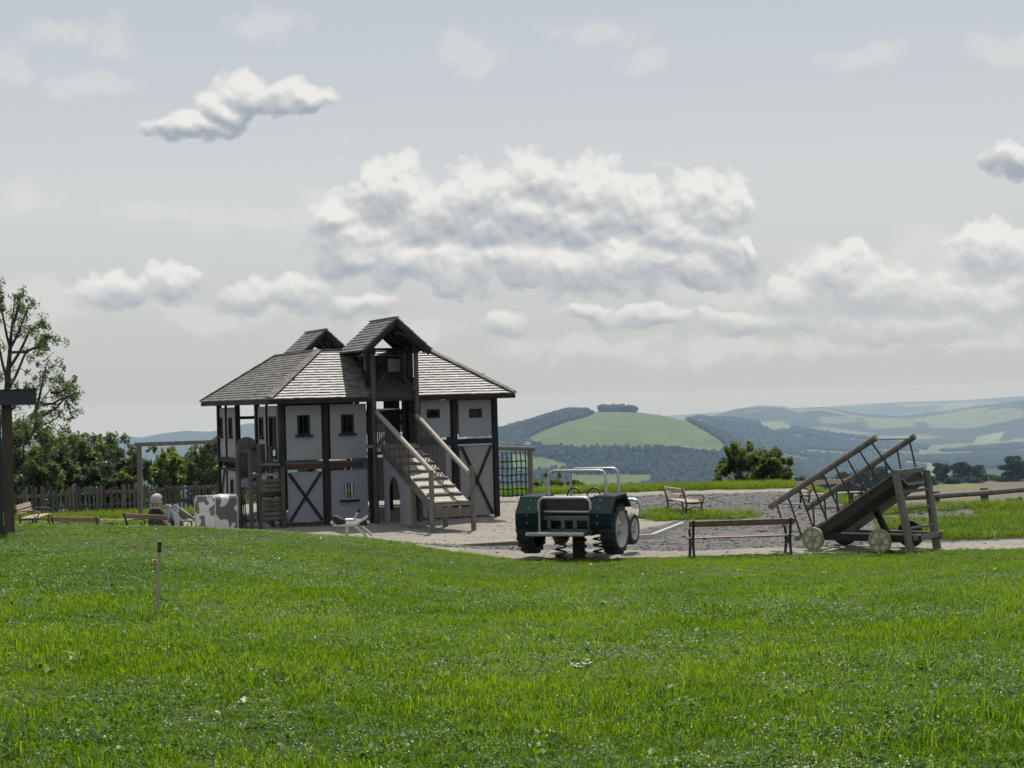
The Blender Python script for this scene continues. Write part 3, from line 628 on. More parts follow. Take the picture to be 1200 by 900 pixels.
# left side panels (plane u = 0), from the photo's columns
def side_panel(x0, x1, y0, y1, hole=None, brace=False, **kw):
    ym = (y0 + y1) / 2; b1, b0 = onU(x0, ym, 0)[1], onU(x1, ym, 0)[1]; xm = (x0 + x1) / 2
    z1, z0 = onU(xm, y0, 0)[2], onU(xm, y1, 0)[2]; h = None
    if hole:
        hx0, hx1, hy0, hy1 = hole; h = (onU(hx1, (hy0 + hy1) / 2, 0)[1], onU(hx0, (hy0 + hy1) / 2, 0)[1], onU((hx0 + hx1) / 2, hy1, 0)[2], onU((hx0 + hx1) / 2, hy0, 0)[2])
    p_ = panel_wall((0, 0, 0), EV, EU, b0, b1, z0, z1, h, **kw)
    if h and h[3] - h[2] > .2: window_in(p_, (0, 0, 0), EV, EU, *h, sill=h[3] - h[2] < .6, cross=h[3] - h[2] < .6)
    if brace:
        for k_, (s_, e_) in enumerate([((b0, z0), (b1, z1)), ((b0, z1), (b1, z0))]):
            MB().bar((-.016 - .012 * k_, s_[0], s_[1]), (-.016 - .012 * k_, e_[0], e_[1]), .02, .05).build('cross_brace', M['dark_wood'], p_)
    return p_
side_panel(256.2, 264.0, 478, 537.5, (258.0, 260.6, 491, 509)); side_panel(266.3, 275.4, 477.5, 537, (268.8, 271.8, 491, 509.5))
side_panel(302.6, 311.6, 476.5, 541.5, (304.8, 308.2, 490.5, 510.5)); side_panel(314.2, 324.6, 475.5, 543, (316.6, 323.4, 490, 536))
side_panel(257.5, 265.3, 549, 603, brace=True); side_panel(267.2, 276.6, 549, 605, (271.3, 273.4, 563.5, 579))
side_panel(303.8, 326.2, 552, 612)
for px_ in (265.1, 312.9):
    vv_ = onU(px_, 500, 0)[1]; post(0, vv_, -.4, ZE, .05)
# back and right walls: open timber frame with a few panels
for a0, a1, z0, z1 in [(.9, W / 3 - .1, .1, 1.15), (2 * W / 3 + .1, W - .06, .1, 1.15), (1.0, W / 3 - .1, 1.42, 2.2), (2 * W / 3 + .16, W - .1, 1.75, 2.3), (W / 3 + .3, W / 3 + .75, .1, 1.1)]:
    panel_wall((0, DP, 0), EU, EV, a0, a1, z0, z1)
for b0, b1, z0, z1 in [(.08, DP / 2 - .08, .1, 1.45), (DP / 2 + .08, DP - .08, .1, 1.45), (.12, DP / 2 - .12, 1.72, 2.5), (DP / 2 + .15, DP - .15, 1.72, 2.4)]:
    panel_wall((W, 0, 0), EV, EU, b0, b1, z0, z1)
for z in (1.25, 2.2): beam((.05, DP, z), (W - .05, DP, z), .07, .07)
beam((.2, DP - .05, .4), (1.5, DP - .05, 1.2), .06, .06); beam((W - 1.6, DP - .06, 1.3), (W - .6, DP - .06, 2.2), .05, .07)
# inside posts under the ridge, they stop the view through as in the photo
for (u, v) in [(1.5, 2.2), (TC + 1.1, 2.3), (1.55, 3.6), (TC + 1.15, 3.7)]: post(u, v, 0, 2.95, .10)

# dark board screens added inside so the window openings look shaded
def dark_backing(a, b, z0, z1, along_u, other):
    n_ = int((b - a) / .17)
    for q_ in range(n_):
        c0, c1 = a + (b - a) * q_ / n_ + .002, a + (b - a) * (q_ + 1) / n_ - .002
        m_ = MB()
        if along_u: m_.box(c0, c1, other, other + .025, z0, z1)
        else: m_.box(other, other + .025, c0, c1, z0, z1)
        m_.build('dark_backing_board', M['dark_wood'], house)
dark_backing(.12, 1.76, FLOOR_L + .03, 2.85, True, .75); dark_backing(TC + .72, W - .95, FLOOR_R + .03, 2.85, True, .75); dark_backing(TC + .95, W - .35, .15, 1.4, True, 2.05); dark_backing(2.1, 3.6, .1, 2.7, False, 1.9)

# ---- roof: deck with shingles laid course by course
roof = MB()
eL, eR, eF, eB = -OV, W + OV, -OV, DP + OV; IN = .55; ZI = 3.16
E4 = [(eL, eF, ZE), (eR, eF, ZE), (eR, eB, ZE), (eL, eB, ZE)]; R4 = [(RI, RI, ZR), (W - RI, RI, ZR), (W - RI, DP - RI, ZR), (RI, DP - RI, ZR)]
I4 = [(RI + IN, RI + IN, ZI), (W - RI - IN, RI + IN, ZI), (W - RI - IN, DP - RI - IN, ZI), (RI + IN, DP - RI - IN, ZI)]
dn = V3(0, 0, -.05); vs_ = E4 + R4 + I4; fs_ = []
for i in range(4):
    j = (i + 1) % 4; fs_ += [(i, j, 4 + j, 4 + i), (4 + i, 4 + j, 8 + j, 8 + i)]
top = [tuple(V3(*q) - V3(0, 0, .012)) for q in vs_]; bot = [tuple(V3(*q) + dn) for q in vs_]
roof.add(top, fs_); roof.add(bot, [tuple(reversed(f)) for f in fs_])
for i in range(4):
    j = (i + 1) % 4; roof.add([top[i], top[j], bot[j], bot[i]], [(3, 2, 1, 0)])
roof_o = roof.build('roof', M['shingle_deck'], house)
def shingles(e0, e1, r0, r1, parent, name='shingle_slope', expo=.094, th=.029, cut=None):
    """eave edge e0-e1, ridge edge r0-r1"""
    e0, e1, r0, r1 = (V3(*a) for a in (e0, e1, r0, r1)); L = np.linalg.norm(e1 - e0); ax = (e1 - e0) / L
    up0 = r0 - e0; up = unit(up0 - ax * (up0 @ ax)); S = up0 @ up; nrm = np.cross(ax, up)
    if nrm[2] < 0: nrm = -nrm
    a_r0, a_r1 = (r0 - e0) @ ax, (r1 - e0) @ ax; mb = MB(); n = int(S / expo)
    for i in range(-1 if False else 0, n + 1):
        s0 = i * expo - .03; f0 = max(s0, 0) / S; x = a_r0 * f0 + random.uniform(-.05, 0); xe = L + (a_r1 - L) * f0
        if s0 > S - .02: break
        while x < xe - .02:
            w_ = min(random.uniform(.075, .17), xe - x + .02)
            if w_ < .03: break
            ln = min(.17, S - s0 + .02); j = random.uniform(-.005, .005)
            xx0, xx1 = x + .001, x + w_ - .001
            f1 = min((s0 + ln) / S, 1); lo, hi = a_r0 * f1 - .03, L + (a_r1 - L) * f1 + .03
            t0, t1 = np.clip([xx0, xx1], lo, hi)
            lift = th + random.uniform(0, .004)
            b0 = e0 + ax * xx0 + up * (s0 + j); b1 = e0 + ax * xx1 + up * (s0 + j); c0 = e0 + ax * t0 + up * (s0 + ln); c1 = e0 + ax * t1 + up * (s0 + ln)
            if cut is None or not cut((b0 + c1) / 2):
                Pp = [b0 + nrm * (lift - th), b1 + nrm * (lift - th), c1 - nrm * .012, c0 - nrm * .012, b0 + nrm * lift, b1 + nrm * (lift + random.uniform(-.003, .003)), c1 + nrm * .0, c0 + nrm * .0]
                mb.add(Pp, [(0, 3, 2, 1), (4, 5, 6, 7), (0, 1, 5, 4), (1, 2, 6, 5), (2, 3, 7, 6), (3, 0, 4, 7)])
            x += w_
    return mb.build(name, M['shingle'], parent, kind='stuff')
tower_cut = lambda p_: abs(p_[0] - TC) < .50 and p_[1] < .9
for i in range(4):
    j = (i + 1) % 4; shingles(E4[i], E4[j], R4[i], R4[j], roof_o, cut=tower_cut if i == 0 else None)
for i in range(4):                                           # hip and ridge caps, board by board
    a, b_ = V3(*E4[i]), V3(*R4[i]); n = 13
    for q in range(n):
        s0, s1 = a + (b_ - a) * (q / n), a + (b_ - a) * ((q + 1.25) / n if q < n - 1 else 1)
        sd = unit(np.cross(b_ - a, EZ)); m_ = MB()
        for sg in (-1, 1): m_.obox((s0 + s1) / 2 + sd * sg * .045 + EZ * (.028 + .004 * (q % 2)), (unit(s1 - s0), unit(sd - EZ * sg * .38), unit(np.cross(unit(s1 - s0), unit(sd - EZ * sg * .38)))), (np.linalg.norm(s1 - s0) / 2, .05, .008))
        m_.build('hip_cap', M['wood'], roof_o)
for i in range(4):
    j = (i + 1) % 4; MB().bar(V3(*R4[i]) + EZ * .02, V3(*R4[j]) + EZ * .02, .10, .03).build('ridge_cap', M['shingle'], roof_o)
    p0, p1 = V3(*E4[i]), V3(*E4[j]); MB().bar(p0 - EZ * .075, p1 - EZ * .075, .03, .075).build('fascia', M['dark_wood'], roof_o)
for q in range(13):                                          # rafter tails under the front and left eaves
    u = .18 + q * (W - .3) / 12
    if abs(u - TC) > .6: MB().bar((u, -.30, ZE - .03), (u, .35, ZE + .40), .05, .07).build('rafter', M['dark_wood'], roof_o)
for q in range(15):
    v = .2 + q * (DP - .4) / 14; MB().bar((-.30, v, ZE - .03), (.35, v, ZE + .40), .05, .07).build('rafter', M['dark_wood'], roof_o)

def gable(v0, v1, front):
    """small saddle roof over a tower; front: v of the open gable that faces the yard"""
    g = MB(); hw = TW
    for sg in (-1, 1):
        e0, e1, a0, a1 = V3(TC + sg * hw, v0, TZ), V3(TC + sg * hw, v1, TZ), V3(TC, v0, TA), V3(TC, v1, TA)
        nn = unit(np.cross(e1 - e0, a0 - e0)); nn = nn if nn[2] > 0 else -nn
        P = [e0 - nn * .012, e1 - nn * .012, a1 - nn * .012, a0 - nn * .012]; Q = [q_ - nn * .035 for q_ in P]
        g.add(P + Q, [(0, 1, 2, 3), (7, 6, 5, 4), (0, 4, 5, 1), (1, 5, 6, 2), (2, 6, 7, 3), (3, 7, 4, 0)])
    go = g.build('tower_roof', M['shingle_deck'], house)
    for sg in (-1, 1): shingles((TC + sg * hw, v0, TZ), (TC + sg * hw, v1, TZ), (TC, v0, TA), (TC, v1, TA), go, expo=.09)
    MB().bar((TC, v0 - .01, TA + .012), (TC, v1 + .01, TA + .012), .11, .03).build('ridge_cap', M['shingle'], go)
    for vv_ in (v0 + .018, v1 - .018):
        for sg in (-1, 1): MB().bar((TC + sg * (hw - .01), vv_, TZ - .085), (TC + sg * .012, vv_, TA - .09), .03, .11, (0, 0, 1)).build('barge_board', M['dark_wood'], go)
    for q in range(4):
        vq = v0 + .25 + q * (v1 - v0 - .5) / 3
        for sg in (-1, 1): MB().bar((TC + sg * (hw - .04), vq, TZ - .05), (TC + sg * .03, vq, TA - .08), .05, .07).build('rafter', M['dark_wood'], go)
    # curved collar under the gable facing the yard
    pts = [(TC + .44 * cos(a_), front, TZ - .02 + .36 * sin(a_)) for a_ in np.linspace(.25, pi / 2, 7)]
    MB().tube(pts, .028, 6).build('collar', M['brown_wood'], go)
    return go
gable(TF, TB, TF + .12); gable(DP - TB, DP - TF, DP - TB + .1)

# ---- entrance tower
tl, tr = onV(437, 430, -.33)[0], onV(487.5, 430, -.33)[0]
for u in (tl, tr):
    post(u, -.33, -.4, TZ + .06, .10, 'wood_shaded', rnd=True); post(u + (.02 if u < TC else -.02), .02, -.3, TZ + .03, .11)
    post(u + (.02 if u < TC else -.02), .95, 1.5, TZ + .03, .09)
    beam((u, -.42, TZ - .02), (u, 1.06, TZ - .02), .08, .09)
for u, s_ in ((tl + .05, 1), (tr - .05, -1)):                     # cheek panels where the tower breaks the roof
    sl_ = (ZR - ZE) / (RI + OV); q = MB()
    q.prism([(.09, ZE + (.09 + OV) * sl_ + .05), (.88, ZE + (.88 + OV) * sl_ + .03), (.88, TZ - .07), (.09, TZ - .07)], (u, 0, 0), EV, EZ, EU, .025); q.build('wall_panel', M['panel'], house)
for z in (2.28, 2.95): beam((tr - .05, -.27, z), (tr - .05, -.05, z), .05, .05)
panel_wall((0, .42, 0), EU, EV, tr - .36, tr - .10, 2.85, 3.38); panel_wall((0, .38, 0), EU, EV, tl + .1, tl + .3, 2.9, 3.3, mt='dark_wood', name='dark_board')
# boarding behind the ramp head: dark boards side by side
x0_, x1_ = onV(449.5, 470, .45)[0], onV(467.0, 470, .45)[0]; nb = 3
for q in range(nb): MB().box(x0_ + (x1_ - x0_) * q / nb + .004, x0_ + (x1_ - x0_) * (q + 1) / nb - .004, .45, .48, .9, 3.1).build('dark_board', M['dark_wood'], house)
beam((tl + .06, .3, 2.33), (x1_ - .05, .3, 2.33), .03, .03, 'steel', 'grab_bar')
beam((tl, .5, 3.34), (tr, .5, 3.34), .10, .20); beam((tl + .3, .6, 2.05), (tr, .6, 2.05), .05, .06); beam((tl + .55, 1.4, 1.5), (tr + .1, 1.4, 2.0), .06, .07)
for (a, b_) in (((tr - .02, -.33, 2.6), (tr - .28, -.33, 3.0)), ((tl + .02, -.33, 2.7), (tl + .24, -.33, 3.05))): beam(a, b_, .04, .06)
post(tr - .17, .05, 1.5, TZ, .06)
MB().box(tl - .05, tr + .05, -.30, .45, FLOOR_R - .06, FLOOR_R).build('tower_floor', M['plank'], house)

# ---- entrance ramp: boards, battens, stringers, rails, balusters
su0, su1 = toH(atz(505, 624, 0))[0], toH(atz(557.5, 622, 0))[0]; sv = (toH(atz(505, 624, 0))[1] + toH(atz(557.5, 622, 0))[1]) / 2
V0, Z0, V1, Z1 = sv + .02, .50, -.28, FLOOR_R + .0
rd = unit(V3(0, V1 - V0, Z1 - Z0)); rn = V3(0, -rd[2], rd[1]); RL = sqrt((V1 - V0) ** 2 + (Z1 - Z0) ** 2)
ramp_o = MB()
for u in (su0 + .07, su1 - .07): ramp_o.bar(V3(u, V0, Z0) - rn * .10, V3(u, V1, Z1) - rn * .10, .05, .15, tuple(rn))
ramp_o = ramp_o.build('ramp', M['wood'], house)
nb = 22
for q in range(nb):
    s0, s1 = RL * q / nb + .005, RL * (q + 1) / nb - .005
    MB().obox(V3((su0 + su1) / 2, V0, Z0) + rd * (s0 + s1) / 2 + rn * random.uniform(-.003, .003), (EU, rd, rn), ((su1 - su0) / 2 - .05, (s1 - s0) / 2, .016)).build('ramp_board', M['plank'], ramp_o)
for q in range(8):
    c_ = V3((su0 + su1) / 2, V0, Z0) + rd * (RL * (q + .12) / 8) + rn * .036
    MB().obox(c_, (EU, rd, rn), ((su1 - su0) / 2 - .06, .03, .022)).build('batten', M['wood'], ramp_o)
MB().box(su0 + .05, su1 - .05, V0 - .05, V0 - .005, Z0 - .22, Z0 - .05).build('ramp_apron', M['wood'], ramp_o)
for u, top_ in ((su0, fz(505, 551, sv)), (su1, fz(557, 546, sv))):
    MB().tube([(u, sv, -.3), (u, sv, .5), (u, sv, top_)], [.052, .05, .048], 10).build('ramp_post', M['wood'], ramp_o, smooth=True)
rails = []
for u, (pa, pb) in ((su0, ((509, 556.5), (442, 483.5))), (su1, ((551, 553.5), (490, 487)))):
    a_ = V3(u + (.07 if u == su0 else -.09), sv - .02, fz(*pa, sv)); b_ = V3((tl + .05) if u == su0 else (tr - .02), -.36, fz(*pb, -.36))
    MB().tube([a_, (a_ + b_) / 2, b_], .05, 10).build('handrail', M['plank'], ramp_o, smooth=True); rails.append((a_, b_))
for (a_, b_) in rails:
    for q in range(14):
        f_ = .44 + .54 * q / 13; p_ = a_ + (b_ - a_) * f_; zr_ = Z0 + (p_[1] - V0) / (V1 - V0) * (Z1 - Z0)
        MB().box(p_[0] - .012, p_[0] + .012, p_[1] - .017, p_[1] + .017, zr_ - .10, p_[2] - .04).build('baluster', M['wood_shaded'], ramp_o)
# panel with an arched opening below the ramp
q0, q1 = -.35, -2.05; lo = MB(); uu_ = su0 + .035
def rz_(v): return Z0 + (v - V0) / (V1 - V0) * (Z1 - Z0) - .20
a0_, a1_ = -.62, -1.38; ac, ar = (a0_ + a1_) / 2, (a0_ - a1_) / 2; at_ = .98
lo.prism([(q0, .05), (q0, rz_(q0)), (a0_, rz_(a0_)), (a0_, .05)], (uu_, 0, 0), EV, EZ, EU, .03)
lo.prism([(a1_, .05), (a1_, rz_(a1_)), (q1, rz_(q1)), (q1, .05)], (uu_, 0, 0), EV, EZ, EU, .03)
for i in range(8):
    t0_, t1_ = pi * i / 8, pi * (i + 1) / 8; y0_, y1_ = ac + ar * cos(t0_), ac + ar * cos(t1_); h0_, h1_ = at_ - ar + ar * sin(t0_), at_ - ar + ar * sin(t1_)
    lo.prism([(y0_, h0_), (y0_, rz_(y0_)), (y1_, rz_(y1_)), (y1_, h1_)], (uu_, 0, 0), EV, EZ, EU, .03)
lo.build('arch_panel', M['panel'], ramp_o)
for v in (-2.1, -1.2): MB().box(su1 - .12, su1 - .04, v, v + .08, -.2, rz_(v) + .08).build('ramp_post', M['wood'], ramp_o)
MB().box(uu_, uu_ + .08, q1 - .10, q1 - .01, -.2, rz_(q1) + .05).build('ramp_post', M['wood'], ramp_o)

# ------------------------------------------------------------------ climbing tower of logs beside the farmhouse
ct = empty('climbing_tower', (HX, HY, 0), YAW, 'brown log climbing steps with posts and a round-topped board at the corner of the playhouse', 'climbing frame')
def cpart(mb, name, mt, smooth=False): return mb.build(name, M[mt], ct, smooth=smooth)
cv = -.02
def cu(px, py=560, v=cv): return onV(px, py, v)[0]
for px_, top_, vv_ in ((279.5, 522, .35), (293.5, 527, cv), (304.0, 520, cv), (331.5, 547, -.14), (281, 560, .9), (318, 523, .3)):
    zt = onV(px_, top_, vv_)[2]; cpart(MB().tube([(cu(px_, 560, vv_), vv_, -.5), (cu(px_, 560, vv_), vv_, zt)], .045, 8), 'post', 'wood_shaded', True)
ua, ub = cu(307.5), cu(329.5); zlo, zhi = onV(318, 611, cv)[2], onV(318, 561, cv)[2]; nl = 9
for q in range(nl):
    z = zlo + (zhi - zlo) * (q + .5) / nl; r_ = (zhi - zlo) / nl / 2 * random.uniform(.86, 1.0); dv = (.16 if q == 5 else 0)
    cpart(MB().tube([(ua, cv + dv, z), (ub, cv + dv + random.uniform(-.01, .01), z)], r_, 8), 'log', 'log', True)
for q in range(3):
    z = onV(298, 568 + 8 * q, cv)[2]; cpart(MB().tube([(cu(294.5), cv, z), (cu(303), cv + .05, z)], .05, 8), 'log', 'log', True)
a_, b_ = cu(277.5, 520, .42), cu(300.5, 520, .42); zc_ = onV(289, 522, .42)[2]; r_ = (b_ - a_) / 2
poly = [(a_, zc_ - .55), (b_, zc_ - .55)] + [((a_ + b_) / 2 + r_ * cos(t_), zc_ + r_ * .86 * sin(t_)) for t_ in np.linspace(0, pi, 13)]
cpart(MB().prism([(x - 0, z) for x, z in poly], (0, .42, 0), EU, EZ, EV, .03), 'round_top_board', 'wood_shaded')
for (xa, xb, ya, yb, mt, nm) in ((280.2, 291, 527, 530.5, 'wood', 'rail'), (279.8, 291.0, 562.5, 571, 'panel', 'small_panel'), (294.5, 303, 574, 579, 'plank', 'step'), (281, 292, 549, 560, 'brown_wood', 'small_panel')):
    z1_, z0_ = onV(285, ya, .36)[2], onV(285, yb, .36)[2]; cpart(MB().box(cu(xa, 550, .36), cu(xb, 550, .36), .34, .37, z0_, z1_), nm, mt)
cpart(MB().bar((cu(294), cv, 1.58), (cu(304), .3, 1.62), .06, .06), 'rail', 'dark_wood'); cpart(MB().bar((cu(304), cv, 1.30), (cu(329), cv, 1.28), .05, .05), 'rail', 'wood')
cpart(MB().box(cu(308), cu(328), 0.0, .55, 1.06, 1.10), 'platform', 'plank')
for xa, xb in ((309, 313.5), (314, 319), (322, 327.5)): cpart(MB().box(cu(xa), cu(xb), .5, .53, 1.1, onV(315, 520 if xa < 320 else 528, .5)[2]), 'board', 'wood_shaded')
for q in range(6): cpart(MB().tube([(cu(283 + 2 * q), .4, .05), (cu(282.5 + 1.9 * q), .42, .62)], .012, 6), 'rod', 'dark_wood')
cpart(MB().box(cu(281), cu(303), .3, .9, .12, .18), 'platform', 'brown_wood')

# ------------------------------------------------------------------ rope net frame behind the farmhouse
def gz(x, y): return float(ground_z(x, y))
NY = 42.4
na, nb_ = aty(560, 524.5, NY), aty(627, 526, NY); np_ = aty(622.5, 583, NY)
net = empty('rope_net_frame', (np_[0], NY, gz(np_[0], NY)), 0, 'climbing frame with a dark green knotted rope net beside the playhouse', 'climbing net')
def nl_(P): return np.asarray(P) - np.array([np_[0], NY, gz(np_[0], NY)])
MB().tube([nl_(na), nl_(nb_)], .055, 10).build('top_beam', M['wood'], net, smooth=True)
MB().tube([nl_((np_[0], NY, -.5)), nl_((np_[0], NY, nb_[2] - .02))], .065, 10).build('post', M['wood'], net, smooth=True)
MB().tube([nl_((na[0], NY, -.5)), nl_((na[0], NY, na[2] - .02))], .065, 10).build('post', M['wood'], net, smooth=True)
zt = nb_[2] - .05; zb = gz(np_[0], NY) + .12; xs_ = [aty(589 + 5.4 * q, 550, NY)[0] for q in range(-4, 6)]; zs_ = np.linspace(zt - .24, zb, 6)
for x in xs_: MB().tube([nl_((x + .01 * sin(z * 9 + x), NY, z)) for z in np.linspace(zt, zb, 8)], .015, 5).build('rope', M['rope'], net)
for z in zs_: MB().tube([nl_((x, NY + .004, z + .012 * sin(x * 11))) for x in xs_], .014, 5).build('rope', M['rope'], net)
for x in xs_[4:]:
    for z in zs_: MB().obox(nl_((x, NY, z)), (EU, EV, EZ), (.024, .022, .024)).build('knot', M['rope'], net)

# ------------------------------------------------------------------ spring tractor
TX, TY = 0.98, 27.75
tz = gz(TX, TY) + .05; trac = empty('spring_tractor', (TX, TY, tz), -radians(23), 'dark green toy tractor on coil springs with steel rails and grey wheel rims', 'spring rider')
# local: x right, y forward (away from the camera), rear at y = -0.55
def tp_(mb, name, mt, parent=None, smooth=False, bevel=0): return mb.build(name, M[mt], parent or trac, smooth=smooth, bevel=bevel)
TWID = .80                                   # half width over the mudguards
tp_(MB().box(-.42, .42, -.50, .95, .34, .42), 'chassis', 'brown_panel')
for sg in (-1, 1):
    x0, x1 = (sg * .44, sg * TWID)
    xa, xb = min(x0, x1), max(x0, x1)
    prof = [(-.60, .42), (-.64, .50), (-.64, .69), (-.42, .94), (.08, .96), (.30, .76), (.27, .73), (.06, .91), (-.40, .89), (-.60, .67), (-.60, .52), (-.57, .42)]
    mg = tp_(MB().prism(prof, (xa, 0, 0), (0, 1, 0), (0, 0, 1), (1, 0, 0), xb - xa), 'mudguard', 'green')
    for yy, zz in ((-.655, .54), (-.655, .66), (-.575, .77), (-.48, .88)):
        for xx in ((xa + .20,) if sg < 0 else (xa + .13,)):
            tp_(MB().lathe([(0, -.004), (.011, -.004), (.010, .007), (0, .008)], (xx, yy + .012, zz), (0, -1, .25 if zz > .7 else 0), 8), 'bolt', 'steel', mg)
    side = [(-.60, .34), (-.62, .69), (-.41, .93), (.07, .94), (.28, .74), (.28, .34)]
    tp_(MB().prism(side, (sg * .425, 0, 0), (0, 1, 0), (0, 0, 1), (sg, 0, 0), .03), 'side_panel', 'brown_panel')
def wheel(cx, cy, cz, r, wd, sg, rimr, treads):
    ax = (sg, 0, 0)
    w = tp_(MB().lathe([(rimr, wd / 2), (r * .93, wd / 2), (r, wd * .36), (r, -wd * .36), (r * .93, -wd / 2), (rimr, -wd / 2)], (cx, cy, cz), ax, 36), 'wheel', 'rubber_and_shade', smooth=True)
    tm = MB()
    for q in range(treads):
        a_ = 2 * pi * q / treads; c_ = V3(cx, cy + cos(a_) * (r + .008), cz + sin(a_) * (r + .008))
        tm.obox(c_, ((1, 0, 0), (0, -sin(a_), cos(a_)), (0, cos(a_), sin(a_))), (wd * .46, r * .07, .022))
    tm.build('tread', M['rubber_and_shade'], w)
    tp_(MB().lathe([(rimr + .005, wd * .5), (rimr, wd * .42), (rimr * .86, wd * .30), (rimr * .80, wd * .10), (rimr * .46, wd * .12), (rimr * .42, wd * .34), (rimr * .40, wd * .36), (0.0, wd * .37)], (cx, cy, cz), ax, 32), 'rim', 'rim', w, True)
    tp_(MB().lathe([(rimr * .24, wd * .37), (rimr * .22, wd * .46), (0, wd * .47)], (cx, cy, cz), ax, 16), 'hub', 'hub_yellow', w, True)
    for q in range(4):
        a_ = pi / 4 + q * pi / 2; tp_(MB().lathe([(.016, wd * .34), (.014, wd * .42), (0, wd * .43)], (cx, cy + cos(a_) * rimr * .33, cz + sin(a_) * rimr * .33), ax, 8), 'bolt', 'iron', w)
    return w
for sg in (-1, 1):
    wheel(sg * .70, -.22, .42, .365, .24, sg, .285, 18); wheel(sg * .60, .80, .335, .25, .16, sg, .175, 0)
tp_(MB().tube([(-.66, .80, .335), (.66, .80, .335)], .035, 10), 'front_axle', 'iron', smooth=True)
tp_(MB().box(-.30, .30, .32, 1.02, .42, .80), 'bonnet', 'green', bevel=.02); tp_(MB().box(-.42, .42, .27, .30, .36, .90), 'dark_screen', 'brown_panel'); tp_(MB().box(-.26, .26, 1.02, 1.04, .46, .82), 'grille', 'steel')  # dark sheet added behind the seat to hide the sunlit bonnet
tp_(MB().tube([(-.62, 1.0, .80)] + arc((.60, 1.0, .69), .11, pi / 2, 0, 5, (1, 0, 0), (0, 0, 1)) + [(.71, 1.0, .52)], .022, 8), 'front_guard', 'steel', smooth=True)
# seats, backrest, platforms
tp_(MB().box(-.42, .42, -.36, -.33, .68, .915), 'backrest', 'brown_panel'); tp_(MB().box(-.44, .44, -.40, -.30, .917, .938), 'backrest_cap', 'rim')
tp_(MB().box(-.42, .42, -.40, -.34, .565, .625), 'seat_board', 'teal_grey'); tp_(MB().box(-.41, .41, -.30, .10, .55, .58), 'seat', 'teal_grey')
for x in (-.34, -.10, .10, .34): tp_(MB().box(x - .03, x + .03, -.385, -.345, .43, .565), 'seat_support', 'teal_grey')
tp_(MB().box(-.60, .38, -.74, -.48, .335, .40), 'step', 'steel', bevel=.015)
tp_(MB().tube([(-.40, -.42, .705), (.42, -.42, .70)], .016, 8), 'cross_rail', 'steel', smooth=True)
def hoop(x0, x1, z0, z1, y, r=.10, rad=.022, name='rail_hoop'):
    pts = [(x0, y, z0), (x0, y, z1 - r)] + arc((x0 + r, y, z1 - r), r, pi, pi / 2, 6, (1, 0, 0), (0, 0, 1))[1:] + arc((x1 - r, y, z1 - r), r, pi / 2, 0, 6, (1, 0, 0), (0, 0, 1)) + [(x1, y, z0)]
    return tp_(MB().tube(pts, rad, 10), name, 'steel', smooth=True)
hoop(-.42, .44, .40, .925, -.58); hoop(-.40, .56, .90, 1.33, -.18); hoop(-.30, .52, .76, 1.33, .52)
for sg, x in ((1, .20), (-1, -.14)):
    w = tp_(MB().tube(arc((x, .22, .94), .105, 0, 2 * pi - .3, 18, (1, 0, 0), (0, .45, .89)), .014, 8), 'steering_wheel', 'iron', smooth=True)
    tp_(MB().tube([(x, .24, .92), (x, .33, .76)], .014, 6), 'steering_column', 'iron', w)
# springs
for x, y in ((-.16, -.35), (.18, -.35), (-.16, .45), (.18, .45)):
    n = 60; pts = [(x + .085 * cos(q / n * 2 * pi * 4), y + .085 * sin(q / n * 2 * pi * 4), -.05 + .40 * q / n) for q in range(n + 1)]
    tp_(MB().tube(pts, .015, 6), 'coil_spring', 'iron', smooth=True)
tp_(MB().lathe([(0, 0), (.10, 0), (.10, .41), (0, .41)], (0, .02, -.06), (0, 0, 1), 12), 'spring_post', 'brown_wood'); tp_(MB().box(-.32, .32, -.5, .6, -.08, -.03), 'base_plate', 'iron')

# ------------------------------------------------------------------ ladder cart
w1, w2 = atz(953, 641, 0), atz(1031, 642.5, 0)
e1 = unit(V3(.79, -.613, 0)); e2 = V3(-e1[1], e1[0], 0)
CW = 1.05; cz0 = 0.0
cart = empty('ladder_cart', (w1[0], w1[1], gz(w1[0], w1[1])), atan2(e1[1], e1[0]), 'weathered wooden ladder cart with tilted trough, rail ladders and olive yellow wheels', 'play cart')
def toC(P): q = np.asarray(P) - w1; return np.array([q @ e1, q @ e2, q[2]])
def onC(px, py, yy):                       # photo pixel on the plane y = yy of the cart
    d = ray(px, py); o = np.array([0, 0, CZ]) - w1; o[2] = CZ - 0; t_ = (yy - o @ e2) / (d @ e2); P = o + d * t_; return np.array([P @ e1, P @ e2, P[2]])
def cp(mb, name, mt, parent=None, smooth=False, bevel=0): return mb.build(name, M[mt], parent or cart, smooth=smooth, bevel=bevel)
